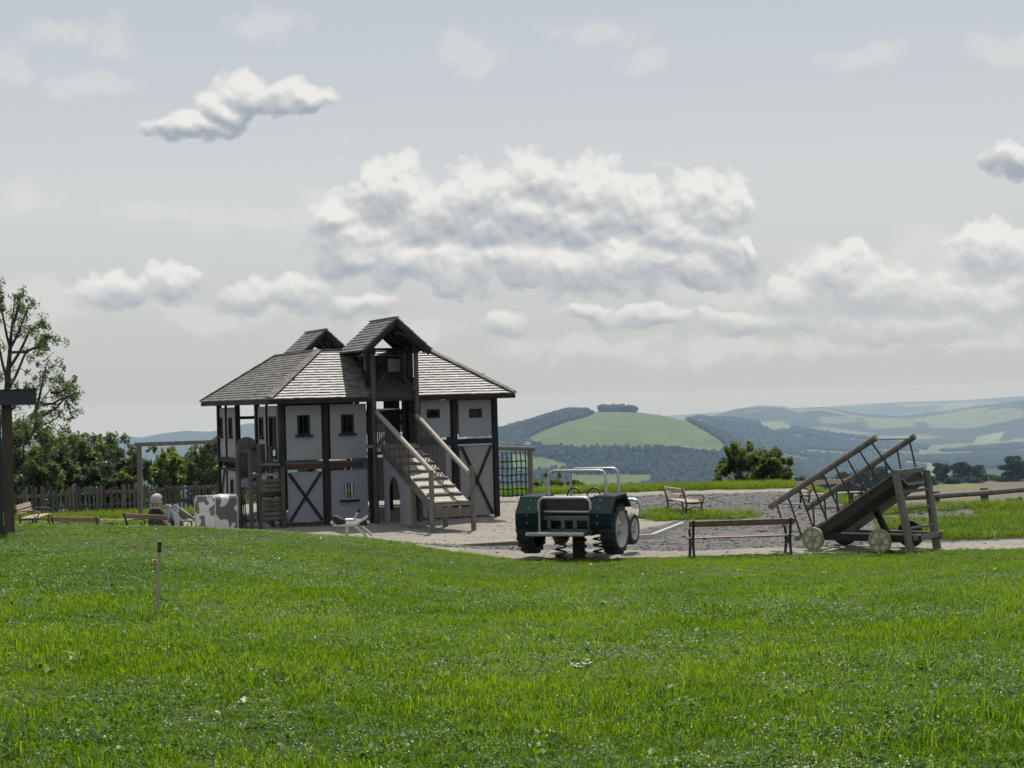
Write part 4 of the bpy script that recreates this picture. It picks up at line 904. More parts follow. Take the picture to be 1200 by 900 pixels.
def cwheel(x, y, r, lit_side):
    w = cp(MB().lathe([(r * .80, -.03), (r, -.03), (r, .03), (r * .80, .03), (r * .80, -.03)], (x, y, r + .0), (0, 1, 0), 32), 'wheel', 'yellow' if lit_side else 'rubber_and_shade', smooth=False)
    if lit_side:
        cp(MB().lathe([(r * .82, -.012), (0, -.012)], (x, y, r), (0, 1, 0), 32), 'wheel_disc', 'white_spoke', w)
        for q in range(6):
            a_ = q * pi / 3 + pi / 6; cp(MB().bar((x + .05 * cos(a_), y - .018, r + .05 * sin(a_)), (x + r * .82 * cos(a_), y - .018, r + r * .82 * sin(a_)), .016, .026, (-sin(a_), 0, cos(a_))), 'spoke', 'yellow', w)
        cp(MB().lathe([(0, -.05), (r * .27, -.05), (r * .30, -.02), (r * .30, .02)], (x, y, r), (0, 1, 0), 16), 'hub', 'yellow', w)
    else: cp(MB().lathe([(r * .82, .0), (0, .0)], (x, y, r), (0, 1, 0), 32), 'wheel_disc', 'rubber_and_shade', w)  # far wheels are black: their backlit shade is put into the colour
    return w
xw2 = onC(1031, 629, 0)[0]; WR = .185
for x in (0.0, xw2): cwheel(x, 0, WR, True); cwheel(x + .02, CW, WR + .03, False)
for x in (0, xw2): cp(MB().tube([(x, .03, WR), (x, CW - .03, WR)], .03, 8), 'axle', 'dark_wood', smooth=True)
for y in (.12, CW - .14): cp(MB().bar((-.15, y, .22), (xw2 + .62, y, .22), .09, .11), 'chassis_beam', 'dark_wood' if y < .5 else 'wood')
cp(MB().bar((.45, .12, .285), (xw2 + .62, .12, .285), .075, .022), 'chassis_plank', 'plank')
cp(MB().bar((xw2 + .57, .06, .24), (xw2 + .57, CW - .06, .24), .07, .07), 'chassis_beam', 'wood')
# trough
A, B = onC(963, 612, .12), onC(1051, 549, .12)
cd = unit(B - A); cn = unit(np.cross(V3(0, 1, 0), cd)); cn = -cn if cn[2] < 0 else cn
A = A - cd * .05; TL = np.linalg.norm(B - A)
tr_ = MB(); hw_ = (CW - .22) / 2; mid = V3(0, (.12 + CW - .12) / 2 - A[1], 0); dep = .25
prof = [(-hw_, 0), (-hw_ * .96, -dep * .55), (-hw_ * .72, -dep), (hw_ * .72, -dep), (hw_ * .96, -dep * .55), (hw_, 0), (hw_ - .045, 0), (hw_ * .9 - .04, -dep * .5), (hw_ * .66, -dep + .05), (-hw_ * .66, -dep + .05), (-hw_ * .9 + .04, -dep * .5), (-hw_ + .045, 0)]
n = len(prof); P0 = [A + mid + V3(0, a, 0) + cn * c for a, c in prof]; P1 = [p + cd * TL for p in P0]
tr_.add(P0 + P1, [(i, (i + 1) % n, n + (i + 1) % n, n + i) for i in range(n)] + [(i, i + 1, n - 2 - i, n - 1 - i) for i in range(5)] + [(n + n - 1 - i, n + n - 2 - i, n + i + 1, n + i) for i in range(5)])
trough = cp(tr_, 'trough', 'brown_panel')
for y in (.12, CW - .12): cp(MB().bar(A + V3(0, y - A[1], 0) + cn * .012, A + V3(0, y - A[1], 0) + cd * TL + cn * .012, .06, .03, tuple(cn)), 'trough_rim', 'wood', trough)
# ladders on both sides, leaning outwards
def ladder(yb, yt, Rt0, Rt1, nr):
    rail = cp(MB().tube([Rt0, (Rt0 + Rt1) / 2, Rt1], [.052, .048, .050], 10), 'ladder_rail', 'wood', smooth=True)
    for q in range(nr):
        f_ = (q + .55) / nr; p_ = Rt0 + (Rt1 - Rt0) * f_
        s_ = -.42 + 1.40 * (q / (nr - 1)); b_ = A + V3(0, yb - A[1], 0) + cd * TL * s_ * .985
        if s_ < 0: b_ = A + V3(0, yb - A[1], 0) + cd * TL * s_ * .9 + V3(0, 0, -.02)
        b_ = p_ + (b_ - p_) * .995
        if s_ < -.02: b_ = p_ + (b_ - p_) * .92
        cp(MB().tube([p_, b_], .015, 6), 'rung', 'iron', rail, True)
    return rail
N0, N1 = onC(902, 590, .02), onC(1026.5, 508.5, .02); F0, F1 = onC(945, 592, CW - .02), onC(1072, 507, CW - .02)
ladder(.12, .02, N0, N1, 9); ladder(CW - .12, CW - .02, F0, F1, 9)
cp(MB().tube([N1 - (N1 - N0) * .02, F1 - (F1 - F0) * .03], .016, 8), 'cross_bar', 'steel', smooth=True); cp(MB().tube([N0 + (N1 - N0) * .06, F0 + (F1 - F0) * .05], .016, 8), 'cross_bar', 'steel', smooth=True)
# climbing ladder at the high end
legs = []
for (pt, pb, yy) in (((1049.5, 551), (1069, 644), .06), ((1085.5, 547), (1099, 643), CW - .02)):
    a_, b_ = onC(*pt, yy), onC(*pb, yy); b_[2] = -.1; legs.append((a_, b_)); cp(MB().tube([b_, (a_ + b_) / 2, a_], [.068, .064, .060], 10), 'ladder_post', 'wood', smooth=True)
for f_ in (.22, .42, .64): cp(MB().tube([legs[0][0] + (legs[0][1] - legs[0][0]) * f_, legs[1][0] + (legs[1][1] - legs[1][0]) * f_], .024, 8), 'rung', 'wood', smooth=True)
cp(MB().bar(B + V3(0, -.06, .0), B + V3(0, CW - .16, .0), .09, .07), 'head_beam', 'wood')
a_, b_ = onC(933, 628, .5), onC(961, 612, .45); cp(MB().bar(a_, b_ + (b_ - a_) * .2, .10, .05), 'draw_bar', 'wood')
cp(MB().bar((.12, .5, .26), A + V3(.18, .4, -.10), .09, .09), 'strut', 'dark_wood'); cp(MB().bar((xw2 * .9, .5, .26), A + cd * TL * .55 + V3(0, .4, -.14), .08, .08), 'strut', 'dark_wood')

# ------------------------------------------------------------------ benches
def bench(loc, ang, L, label, pale=False, scale=1.0, backs=1, group=None):
    """front looks to local +y; the backrest is on the -y side"""
    r = empty('bench', loc, ang, label, 'bench', group); wm = M['bench_sunlit' if pale else 'bench']; r.scale = (scale, scale * .82, scale * .68)
    hl = L / 2
    for q in range(4): MB().box(-hl, hl, -.19 + q * .108, -.19 + q * .108 + .092, .415 + .012 * (1 if q == 3 else 0), .447 + .012 * (1 if q == 3 else 0)).build('seat_slat', wm, r, bevel=.005)
    bk = [(.70, .84)] if backs == 1 else [(.55, .655), (.69, .83)]
    for z0, z1 in bk:
        m_ = (z0 + z1) / 2; y_ = -.235 - (m_ - .45) * .22
        MB().obox((0, y_, m_), ((1, 0, 0), (0, cos(.2), sin(.2)), (0, -sin(.2), cos(.2))), (hl, .018, (z1 - z0) / 2)).build('back_slat', wm, r, bevel=.005)
    for sg in (-1, 1):
        x = sg * (hl - .07); f = MB()
        f.tube([(x, -.30, 0), (x, -.245, .16), (x, -.225, .32), (x, -.24, .45), (x, -.285, .64), (x, -.335, .86)], .022, 8)
        f.tube([(x, .25, 0), (x, .215, .10), (x, .15, .24), (x, .17, .36), (x, .20, .41)], .022, 8)
        f.tube([(x, -.23, .405), (x, 0, .395), (x, .20, .405)], .020, 8)
        f.tube([(x, -.22, .20), (x, 0, .30), (x, .16, .22)], .014, 6)
        f.tube([(x, -.275, .62), (x, -.1, .645), (x, .12, .64), (x, .215, .60), (x, .235, .53), (x, .20, .47), (x, .15, .45)], .018, 8)
        f.tube([(x, .15, .45), (x, .10, .50), (x, .12, .55), (x, .17, .55)], .012, 6)
        for yy in (-.30, .25): f.box(x - .03, x + .03, yy - .04, yy + .04, -.06, .012)
        f.build('cast_iron_frame', M['iron'], r, smooth=True)
    return r
def bench_between(pa, pb, ztop, sign, L, label, pale=False, scale=1.0, backs=1):
    a_, b_ = atz(*pa, ztop), atz(*pb, ztop); c_ = (a_ + b_) / 2; d = b_ - a_; ang = atan2(d[1], d[0]) + (0 if sign > 0 else pi)
    scz = .92; n_ = V3(-sin(ang), cos(ang), 0); c_ = c_ + n_ * .27 * scale; bb = bench((c_[0], c_[1], gz(c_[0], c_[1])), ang, L, label, pale, scale, backs); bb.scale[2] *= scz; return bb
c_ = (atz(808, 649, 0) + atz(930, 645.5, 0)) / 2
bench((c_[0], c_[1] + .2, gz(c_[0], c_[1])), radians(3), 1.66, 'brown slatted bench seen from behind between the green tractor and the ladder cart')
c_ = atz(801, 603.5, 0); bench((c_[0] + .05, c_[1], gz(c_[0], c_[1])), radians(-90 + 14), 1.30, 'pale slatted bench with black iron arms alone on the gravel in front of bushes', True, 1.0)
c_ = aty(975, 596, 37.0); bench((c_[0], c_[1], gz(c_[0], c_[1])), radians(180 + 24), 1.45, 'pale bench with black iron arms seen through the ladder cart rails', True, 1.0)
b_a = bench_between((136, 603.5), (210, 606.5), .565, 1, 1.50, 'brown bench behind the grass mound with a person sitting on it')
b_b = bench_between((56, 603.3), (117, 604.2), .565, 1, 1.25, 'brown bench behind the grass mound without a sitter')
c_ = aty(42, 612, 36.6); bench((c_[0], c_[1], gz(c_[0], c_[1])), radians(-90 + 4), 1.40, 'pale bench with black iron arms beside the dark shelter post', True, 1.0, 2)

# ------------------------------------------------------------------ the person on the bench
def skin_mesh(name, chain, edges, root, mt, parent, sub=2):
    me = bpy.data.meshes.new(name); me.from_pydata([tuple(c[:3]) for c in chain], edges, []); me.update()
    o = bpy.data.objects.new(name, me); col.objects.link(o); o.parent = parent
    sk = o.modifiers.new('skin', 'SKIN')
    if not me.skin_vertices: me.attributes.new('skin_vertices', 'FLOAT', 'POINT')
    for i, c in enumerate(chain):
        sv_ = me.skin_vertices[0].data[i]; sv_.radius = (c[3], c[4] if len(c) > 4 else c[3]); sv_.use_root = (i == root)
    ss = o.modifiers.new('subd', 'SUBSURF'); ss.levels = sub; ss.render_levels = sub
    me.materials.append(M[mt]); sk.use_smooth_shade = True
    return o
hd = aty(192, 587, float(b_a.location[1]) + .15)
bm = b_a.matrix_basis
def on_bench(x, y, z): return np.array(Matrix.LocRotScale(b_a.location, b_a.rotation_euler, b_a.scale) @ Vector((x, y, z)))
bxy = Matrix.LocRotScale(b_a.location, b_a.rotation_euler, None).inverted() @ Vector(hd)
px0 = bxy.x; prs_p = on_bench(px0, .0, 0)
person = empty('person', prs_p, b_a.rotation_euler[2], 'person with short pale hair in a black T-shirt sitting on the bench facing away', 'person')
hz_ = hd[2] - prs_p[2]                          # height of the head centre above the ground
sh_ = hz_ - .165; hip = .375
body = [(0, -.03, hip, .095, .085), (0, -.05, hip + (sh_ - hip) * .5, .092, .07), (0, -.035, sh_ - .04, .10, .065), (0, -.02, sh_ + .05, .052), (0, -.005, hz_ - .11, .05), (0, .012, hz_ - .05, .066, .072), (0, .0, hz_ + .01, .078, .088), (0, .0, hz_ + .075, .055, .065),
        (.135, -.03, sh_ - .035, .058), (.20, .02, sh_ - .22, .044), (.15, .22, sh_ - .34, .034), (.10, .30, sh_ - .335, .026), (-.135, -.03, sh_ - .035, .058), (-.20, .02, sh_ - .22, .044), (-.15, .22, sh_ - .34, .034), (-.10, .30, sh_ - .335, .026),
        (.095, .02, hip - .02, .085), (.11, .40, hip - .03, .066), (.11, .43, .22, .05), (.11, .42, .09, .036), (.115, .54, .045, .033), (-.095, .02, hip - .02, .085), (-.11, .40, hip - .03, .066), (-.11, .43, .22, .05), (-.11, .42, .09, .036), (-.115, .54, .045, .033)]
ed = [(0, 1), (1, 2), (2, 3), (3, 4), (4, 5), (5, 6), (6, 7), (2, 8), (8, 9), (9, 10), (10, 11), (2, 12), (12, 13), (13, 14), (14, 15), (0, 16), (16, 17), (17, 18), (18, 19), (19, 20), (0, 21), (21, 22), (22, 23), (23, 24), (24, 25)]
# fingers grow out of the hands resting on the lap
for base, sx_ in ((11, 1), (15, -1)):
    bx_ = body[base]
    for k_, (dx, ln) in enumerate(((-.024, .062), (-.008, .072), (.008, .068), (.022, .052))):
        i0 = len(body); body += [(bx_[0] + dx * sx_, bx_[1] + .035, bx_[2] - .002, .0085), (bx_[0] + dx * sx_ * 1.15, bx_[1] + .035 + ln * .6, bx_[2] - .012, .008), (bx_[0] + dx * sx_ * 1.2, bx_[1] + .03 + ln, bx_[2] - .032, .0072)]
        ed += [(base, i0), (i0, i0 + 1), (i0 + 1, i0 + 2)]
    i0 = len(body); body += [(bx_[0] - .036 * sx_, bx_[1] + .012, bx_[2] + .004, .0095), (bx_[0] - .046 * sx_, bx_[1] + .045, bx_[2] - .008, .0085)]; ed += [(base, i0), (i0, i0 + 1)]
bo = skin_mesh('body', body, ed, 0, 'skin', person)
shirt = [(0, -.045, hip + .02, .125, .112), (0, -.052, hip + (sh_ - hip) * .5, .122, .098), (0, -.038, sh_ - .035, .128, .092), (0, -.022, sh_ + .028, .066), (.14, -.03, sh_ - .03, .074), (.188, .005, sh_ - .15, .062), (-.14, -.03, sh_ - .03, .074), (-.188, .005, sh_ - .15, .062)]
skin_mesh('t_shirt', shirt, [(0, 1), (1, 2), (2, 3), (2, 4), (4, 5), (2, 6), (6, 7)], 0, 'black_cloth', person)
tro = [(0, -.035, hip - .01, .135, .12), (.095, .03, hip - .02, .098), (.11, .42, hip - .025, .076), (.11, .44, .22, .062), (.11, .43, .13, .05), (-.095, .03, hip - .02, .098), (-.11, .42, hip - .025, .076), (-.11, .44, .22, .062), (-.11, .43, .13, .05)]
skin_mesh('trousers', tro, [(0, 1), (1, 2), (2, 3), (3, 4), (0, 5), (5, 6), (6, 7), (7, 8)], 0, 'jean', person)
hm_ = MB(); nu, nv = 20, 12; hc = V3(0, -.008, hz_ + .022)
for j in range(nv + 1):
    th_ = pi * .66 * j / nv
    for i in range(nu):
        ph = 2 * pi * i / nu; back = -sin(ph); r_ = 1 + .05 * sin(ph * 7 + j) * .5
        cutf = 1.0 if back > -.15 else .62
        t_ = th_ * cutf; hm_.v.append(tuple(hc + V3(.093 * sin(t_) * cos(ph) * r_, .106 * sin(t_) * sin(ph) * r_, .112 * cos(t_) * r_)))
for j in range(nv):
    for i in range(nu): hm_.f.append((j * nu + i, j * nu + (i + 1) % nu, (j + 1) * nu + (i + 1) % nu, (j + 1) * nu + i))
hair = hm_.build('hair', M['hair'], person, smooth=True); sd_ = hair.modifiers.new('thick', 'SOLIDIFY'); sd_.thickness = .012
for sg in (-1, 1): MB().lathe([(0, -.012), (.022, -.010), (.030, 0), (.022, .010), (0, .012)], (sg * .090, .012, hz_ - .005), (sg, .3, 0), 12).build('ear', M['skin'], person, smooth=True)
MB().lathe([(0, 0), (.018, .012), (.012, .03), (0, .034)], (0, .088, hz_ - .02), (0, 1, -.2), 8).build('nose', M['skin'], person, smooth=True)
for sg in (-1, 1): MB().lathe([(0, 0), (.010, .002), (.006, .006), (0, .007)], (sg * .034, .083, hz_ + .012), (0, 1, 0), 8).build('eye', M['iron'], person, smooth=True)
MB().bar((-.022, .086, hz_ - .062), (.022, .086, hz_ - .062), .008, .007).build('mouth', M['brown_wood'], person)
# jacket over the end of the bench
ja = on_bench(.70, -.26, 0); jz_ = .72
jk = empty('jacket', (ja[0], ja[1], gz(ja[0], ja[1])), b_a.rotation_euler[2], 'pale lilac jacket thrown over the end of the bench beside the person', 'jacket')
jm = MB(); gn = 14
for i in range(gn + 1):
    for j in range(gn + 1):
        s_, t_ = i / gn - .5, j / gn
        y = -.10 - .08 * t_ if t_ < .35 else (-.18 + (t_ - .35) * .6); z = (.52 + t_ * 1.0) if t_ < .35 else .87 - max(0, t_ - .45) ** 1.0 * .62
        jm.v.append((s_ * (.34 + .12 * t_) + .05 * sin(9 * t_) + .14 * t_, y + .03 * sin(14 * s_ + 3 * t_), z + .028 * sin(11 * s_ + 7 * t_)))
for i in range(gn):
    for j in range(gn): jm.f.append((i * (gn + 1) + j, (i + 1) * (gn + 1) + j, (i + 1) * (gn + 1) + j + 1, i * (gn + 1) + j + 1))
jk.scale = (.95, .9, .72); jo = jm.build('cloth', M['white_cloth'], jk, smooth=True); sd_ = jo.modifiers.new('thick', 'SOLIDIFY'); sd_.thickness = .018
MB().tube([(.10, -.13, .80), (.20, -.10, .62), (.24, -.12, .45), (.22, -.13, .33)], [.05, .055, .05, .04], 8).build('sleeve', M['white_cloth'], jk, smooth=True)

# ------------------------------------------------------------------ cow-spotted box
cowm = bpy.data.materials.new('cow_pattern'); cowm.use_nodes = True; t = cowm.node_tree; b = t.nodes['Principled BSDF']
tcn = N(t, 'ShaderNodeTexCoord'); nz = N(t, 'ShaderNodeTexNoise'); nz.inputs['Scale'].default_value = 4.6; nz.inputs['Detail'].default_value = 0.0; nz.inputs['Distortion'].default_value = .5
t.links.new(tcn.outputs['Object'], nz.inputs['Vector'])
t.links.new(mixc(t, ramp(t, nz.outputs['Fac'], [(.492, 0.), (.508, 1.)]), (.135, .125, .115), (.62, .64, .64)), b.inputs['Base Color']); b.inputs['Roughness'].default_value = .45
cq = aty(254, 620, 34.2); cow = empty('cow_pattern_box', (cq[0], cq[1], gz(cq[0], cq[1])), radians(-38), 'white box with grey-brown cow spots and rounded top beside the log steps', 'box')
CB, CH = .29, .80; pr = [(-CB, 0), (CB, 0), (CB, CH - .09)] + [(CB - .09 + .09 * cos(a_), CH - .09 + .09 * sin(a_)) for a_ in np.linspace(.2, pi / 2, 5)] + [(-CB + .09 + .09 * cos(a_), CH - .09 + .09 * sin(a_)) for a_ in np.linspace(pi / 2, pi - .2, 5)] + [(-CB, CH - .09)]
pr = [(x, z + 0) for x, z in pr]; shell = MB().prism([(x, z) for x, z in pr], (0, -CB, -.15), (1, 0, 0), (0, 0, 1), (0, 1, 0), 2 * CB).build('shell', cowm, cow)
shell.location = (0, 0, .10)
for y in (-CB, CB):
    ed_ = [V3(x, y, z - .05) for x, z in pr[1:] + pr[:1]]; MB().tube(ed_, .013, 6).build('edge_trim', M['rim'], cow, smooth=True)
MB().box(-.2, .2, -CB - .012, -CB + .01, .46, .47).build('seam', M['rim'], cow)
for q in range(3):
    c_ = V3(-CB - .06, -.05 + .03 * q, .62 - .10 * q); MB().tube(arc(c_, .045, 0, 2 * pi, 14, (1, .3, 0), (0, 0, 1))[:-1], .009, 6, closed=True).build('chain_ring', M['iron'], cow, smooth=True)

# ------------------------------------------------------------------ seesaw
sy0 = 32.3; so_ = aty(407, 629, sy0); see = empty('seesaw', (so_[0], sy0, gz(so_[0], sy0)), 0, 'grey steel tube seesaw with black seats in front of the playhouse', 'seesaw')
def sl_(px, py, dy=0): return aty(px, py, sy0 + dy) - np.array([so_[0], sy0, gz(so_[0], sy0)])
def stp(mb, name, mt, sm=True): return mb.build(name, M[mt], see, smooth=sm)
stp(MB().bar(sl_(391, 615.3), sl_(417, 615.3), .09, .045), 'beam', 'rim', False); stp(MB().tube([sl_(407, 616), sl_(406.5, 632)], .035, 10), 'pivot_post', 'steel')
stp(MB().tube([sl_(416, 615.5), sl_(424, 609.5), sl_(432, 604)], .022, 8), 'arm', 'rim'); stp(MB().tube([sl_(431.5, 604.4), sl_(434.5, 602)], .026, 8), 'grip', 'rubber_and_shade')
stp(MB().tube([sl_(415, 616), sl_(424, 623), sl_(432, 630.5)], .024, 8), 'leg', 'rim'); stp(MB().tube([sl_(420, 613.5, .25), sl_(429, 621, .25), sl_(438.5, 629.5, .25)], .024, 8), 'leg', 'rim')
stp(MB().tube([sl_(413.5, 610), sl_(417, 604.5), sl_(419.5, 600)], .020, 8), 'handle', 'steel'); stp(MB().tube([sl_(419.3, 600.4), sl_(422, 596)], .026, 8), 'grip', 'rubber_and_shade')
stp(MB().tube([sl_(389.5, 605.5), sl_(392.5, 607), sl_(397, 611), sl_(405, 612.3)], [.03, .07, .085, .05], 10), 'seat', 'rubber_and_shade'); stp(MB().tube([sl_(421, 613, .1), sl_(430, 612, .1)], [.05, .065], 10), 'seat', 'rubber_and_shade')
stp(MB().tube([sl_(389, 614), sl_(390.5, 611)], .04, 8), 'bumper', 'rim'); stp(MB().tube([sl_(405, 609.5), sl_(414, 609.5)], .03, 8), 'seat_tube', 'steel')

# ------------------------------------------------------------------ timber frame left of the playhouse
fy0 = 44.2; a_, b_ = aty(162.5, 521, fy0), aty(290, 516.5, fy0 + 1.2); fb = aty(165, 604, fy0)
fr = empty('swing_frame', (fb[0], fy0, gz(fb[0], fy0)), 0, 'grey timber swing frame with a hanging rope in front of the picket fence', 'swing frame')
fo = np.array([fb[0], fy0, gz(fb[0], fy0)])
MB().bar((0, 0, -.3), (0, 0, a_[2] - fo[2] - .04), .11, .11).build('post', M['wood'], fr); MB().bar(a_ - fo + V3(-.1, 0, 0), b_ - fo, .10, .10).build('cross_beam', M['wood'], fr)
MB().bar((b_ - fo) * V3(1, 1, 0) + V3(0, 0, -.3), b_ - fo - V3(0, 0, .05), .11, .11).build('post', M['wood'], fr)
for px_ in (240.5, 275):
    p_ = aty(px_, 560, fy0 + .7) - fo; MB().tube([(p_[0], p_[1], a_[2] - fo[2] - .02), (p_[0] + .01, p_[1], .75), (p_[0], p_[1], .42)], .012, 6).build('rope', M['iron'], fr)
p_, q_ = aty(240.5, 560, fy0 + .7) - fo, aty(275, 560, fy0 + .7) - fo; MB().box(p_[0] - .03, q_[0] + .03, p_[1] - .1, p_[1] + .1, .39, .42).build('seat', M['rubber_and_shade'], fr)

# ------------------------------------------------------------------ picket fence
pf0, pf1 = aty(14, 606, 46.0), aty(300, 594, 49.0); L_ = pf1 - pf0; L_[2] = 0; LL = np.linalg.norm(L_); dirp = L_ / LL
fence = empty('picket_fence', (pf0[0], pf0[1], gz(pf0[0], pf0[1])), atan2(dirp[1], dirp[0]), 'old grey-brown picket fence in front of the dark bushes', 'fence')
npk = int(LL / .108); FH = .74
def fgz(s_): q = pf0 + dirp * s_; return gz(q[0], q[1]) - gz(pf0[0], pf0[1])
pk = MB(); pk.prism([(-.026, 0), (.026, 0), (.026, 1), (0, 1.045), (-.026, 1)], (0, 0, 0), (1, 0, 0), (0, 0, 1), (0, 1, 0), .022); pko = pk.build('picket', M['picket'], fence)
for i in range(npk):
    o = pko if i == 0 else pko.copy()
    if i: col.objects.link(o); o.parent = fence
    o.location = (i * .108 + random.uniform(-.025, .025), 0, fgz(i * .108) + random.uniform(-.03, .02)); o.scale = (random.uniform(.8, 1.25), 1, FH * random.uniform(.90, 1.10)); o.rotation_euler = (0, random.uniform(-.05, .05), 0)
for z in (.22, .56):
    MB().bar((-.1, .04, z + fgz(0)), (LL, .04, z + fgz(LL)), .04, .07).build('rail', M['picket'], fence)
for q in range(5):
    s_ = LL * q / 4; MB().box(s_ - .05, s_ + .05, .065, .165, -.3 + fgz(s_), .84 + fgz(s_)).build('post', M['picket'], fence)

# ------------------------------------------------------------------ rail fence on the right
rf_pts = [(1043, 584.5, 37.4), (1098, 581.5, 37.2), (1155, 577.5, 37.0), (1225, 571.5, 36.8), (1300, 566, 36.5)]
R3 = [aty(*p_) for p_ in rf_pts]; r0 = R3[0]
rf = empty('rail_fence', (r0[0], r0[1], gz(r0[0], r0[1])), 0, 'low round-timber rail fence on the grass bank before the brown field', 'fence'); ro = np.array([r0[0], r0[1], gz(r0[0], r0[1])])
for i in range(len(R3) - 1):
    MB().tube([R3[i] - ro, (R3[i] + R3[i + 1]) / 2 - ro, R3[i + 1] - ro], [.062, .056, .06], 10).build('rail', M['wood'], rf, smooth=True)
    MB().tube([R3[i] - ro - V3(0, -.02, .47), R3[i + 1] - ro - V3(0, -.02, .47)], .045, 8).build('rail', M['wood'], rf, smooth=True)
for i, P in enumerate(R3):
    MB().tube([P - ro - V3(0, -.1, 1.1), P - ro + V3(0, .1, .10)], .085, 10).build('post', M['wood'], rf, smooth=True)

# ------------------------------------------------------------------ shelter at the left edge
syy = 25.6; s0 = aty(8, 612, syy); shel = empty('shelter', (s0[0], syy, gz(s0[0], syy)), radians(15.5), 'dark open shelter with blue-grey roof edge and brown post on the mound', 'shelter'); sro = np.array([s0[0], syy, gz(s0[0], syy)])
t0, t1 = aty(44.5, 457, syy) - sro, aty(44.5, 473.5, syy) - sro
MB().box(-3.2, .46, -.25, 2.6, t1[2], t0[2]).build('roof', M['slate'], shel); MB().box(-3.25, .472, -.27, 2.62, t0[2] + .001, t0[2] + .02).build('roof_sheet', M['iron'], shel)
zb_ = t1[2]
for x, y, w_ in ((0.035, 0, .075), (-3.0, 0, .075), (-.25, 2.3, .07), (-3.0, 2.3, .07)): MB().box(x - w_, x + w_, y - .06, y + .06, -.3, zb_).build('post', M['post_brown'], shel)
MB().box(-.16, -.05, .0, .09, -.3, zb_).build('post', M['slate'], shel)
MB().box(-3.0, -.3, 2.32, 2.36, 0, zb_).build('back_wall', M['slate'], shel)

# ------------------------------------------------------------------ stake, edging
def lawn_hit(px, py):
    d = ray(px, py); lo_, hi_ = 5.0, 60.0
    for y in np.arange(6, 45, .02):
        q = np.array([0, 0, CZ]) + d * y / d[1]
        if q[2] <= ground_z(q[0], q[1]): return q
    return np.array([0, 0, CZ]) + d * 45 / d[1]
sk_ = lawn_hit(183, 724); st = empty('stake', sk_, 0, 'thin leaning wooden stake with dark painted tip stuck in the lawn', 'stake'); tp2 = aty(187.3, 635, sk_[1]) - sk_; tpm = aty(186.7, 646, sk_[1]) - sk_
MB().tube([V3(0, 0, -.15), tpm], .016, 6).build('shaft', M['plank'], st); MB().tube([tpm * .985, tp2], .019, 6).build('painted_tip', M['brown_wood'], st); MB().tube([tp2, tp2 * 1.012], .021, 6).build('cap', M['plank'], st)
for (pa, pb, mt, lab) in (((505, 642), (612, 635.5), 'picket', 'grey timber edging along the gravel in front of the entrance ramp'), ((740, 629), (764, 627.5), 'concrete', 'short pale edging kerb beside the tractor wheel'), ((764, 627.5), (800, 613.5), 'concrete', 'slanting pale edging kerb leading from the tractor towards the lone bench')):
    a_, b_ = atz(*pa, .03), atz(*pb, .03); c_ = (a_ + b_) / 2
    o = MB().bar(a_ - c_, b_ - c_, .07, .12).build('edging', M[mt], bevel=.008); o.location = tuple(c_ - V3(0, 0, .03)); tag(o, lab, 'edging')

# ------------------------------------------------------------------ trees and shrubs
def leaves(C, n_each, size, r, shell=.55, gap=0.0, up=0.0):
    """C: list of (centre, radii). Returns verts, tri-faces of leaf-sized diamonds spread through the clumps"""
    out = []
    for (c, rad, k) in C:
        n = int(n_each * k); d = r.normal(size=(n, 3)); d /= np.linalg.norm(d, axis=1)[:, None]
        rr = (shell + (1 - shell) * r.random(n) ** .6)[:, None] * r.uniform(.82, 1.12, (n, 1))
        P = np.asarray(c) + d * rr * np.asarray(rad)
        if gap:
            q = np.sin(P[:, 0] * 5.1 + c[0]) * np.sin(P[:, 1] * 4.7 + c[1]) * 1.0 + np.sin(P[:, 2] * 5.9 + P[:, 0] * 3.1); P = P[q > -1.0 + gap]
        out.append(P)
    P = np.concatenate(out); n = len(P)
    a = r.normal(size=(n, 3)); a /= np.linalg.norm(a, axis=1)[:, None]; b_ = r.normal(size=(n, 3)); b_ -= a * (a * b_).sum(1)[:, None]; b_ /= np.linalg.norm(b_, axis=1)[:, None]
    s = (size * r.uniform(.6, 1.35, n))[:, None]
    nn = np.cross(a, b_)
    V = np.stack([P - a * s, P + b_ * s * .5 + nn * s * .12, P + a * s, P - b_ * s * .5 + nn * s * .12], 1).reshape(-1, 3)
    Fq = np.arange(n * 4).reshape(n, 4)
    return V, Fq
def limbs(mb, base, targets, r0, r, wob=.12):
    base = np.asarray(base, float)
    for tg, rr in targets:
        tg = np.asarray(tg, float); n = 6; pts = []; L = np.linalg.norm(tg - base)
        for i in range(n + 1):
            f = i / n; p = base + (tg - base) * f + np.array([0, 0, L * .10 * sin(pi * f)]); p += r.normal(0, wob * L * .12, 3) * (0 < i < n); pts.append(p)
        mb.tube(pts, [rr * (1 - .75 * i / n) for i in range(n + 1)], 6)
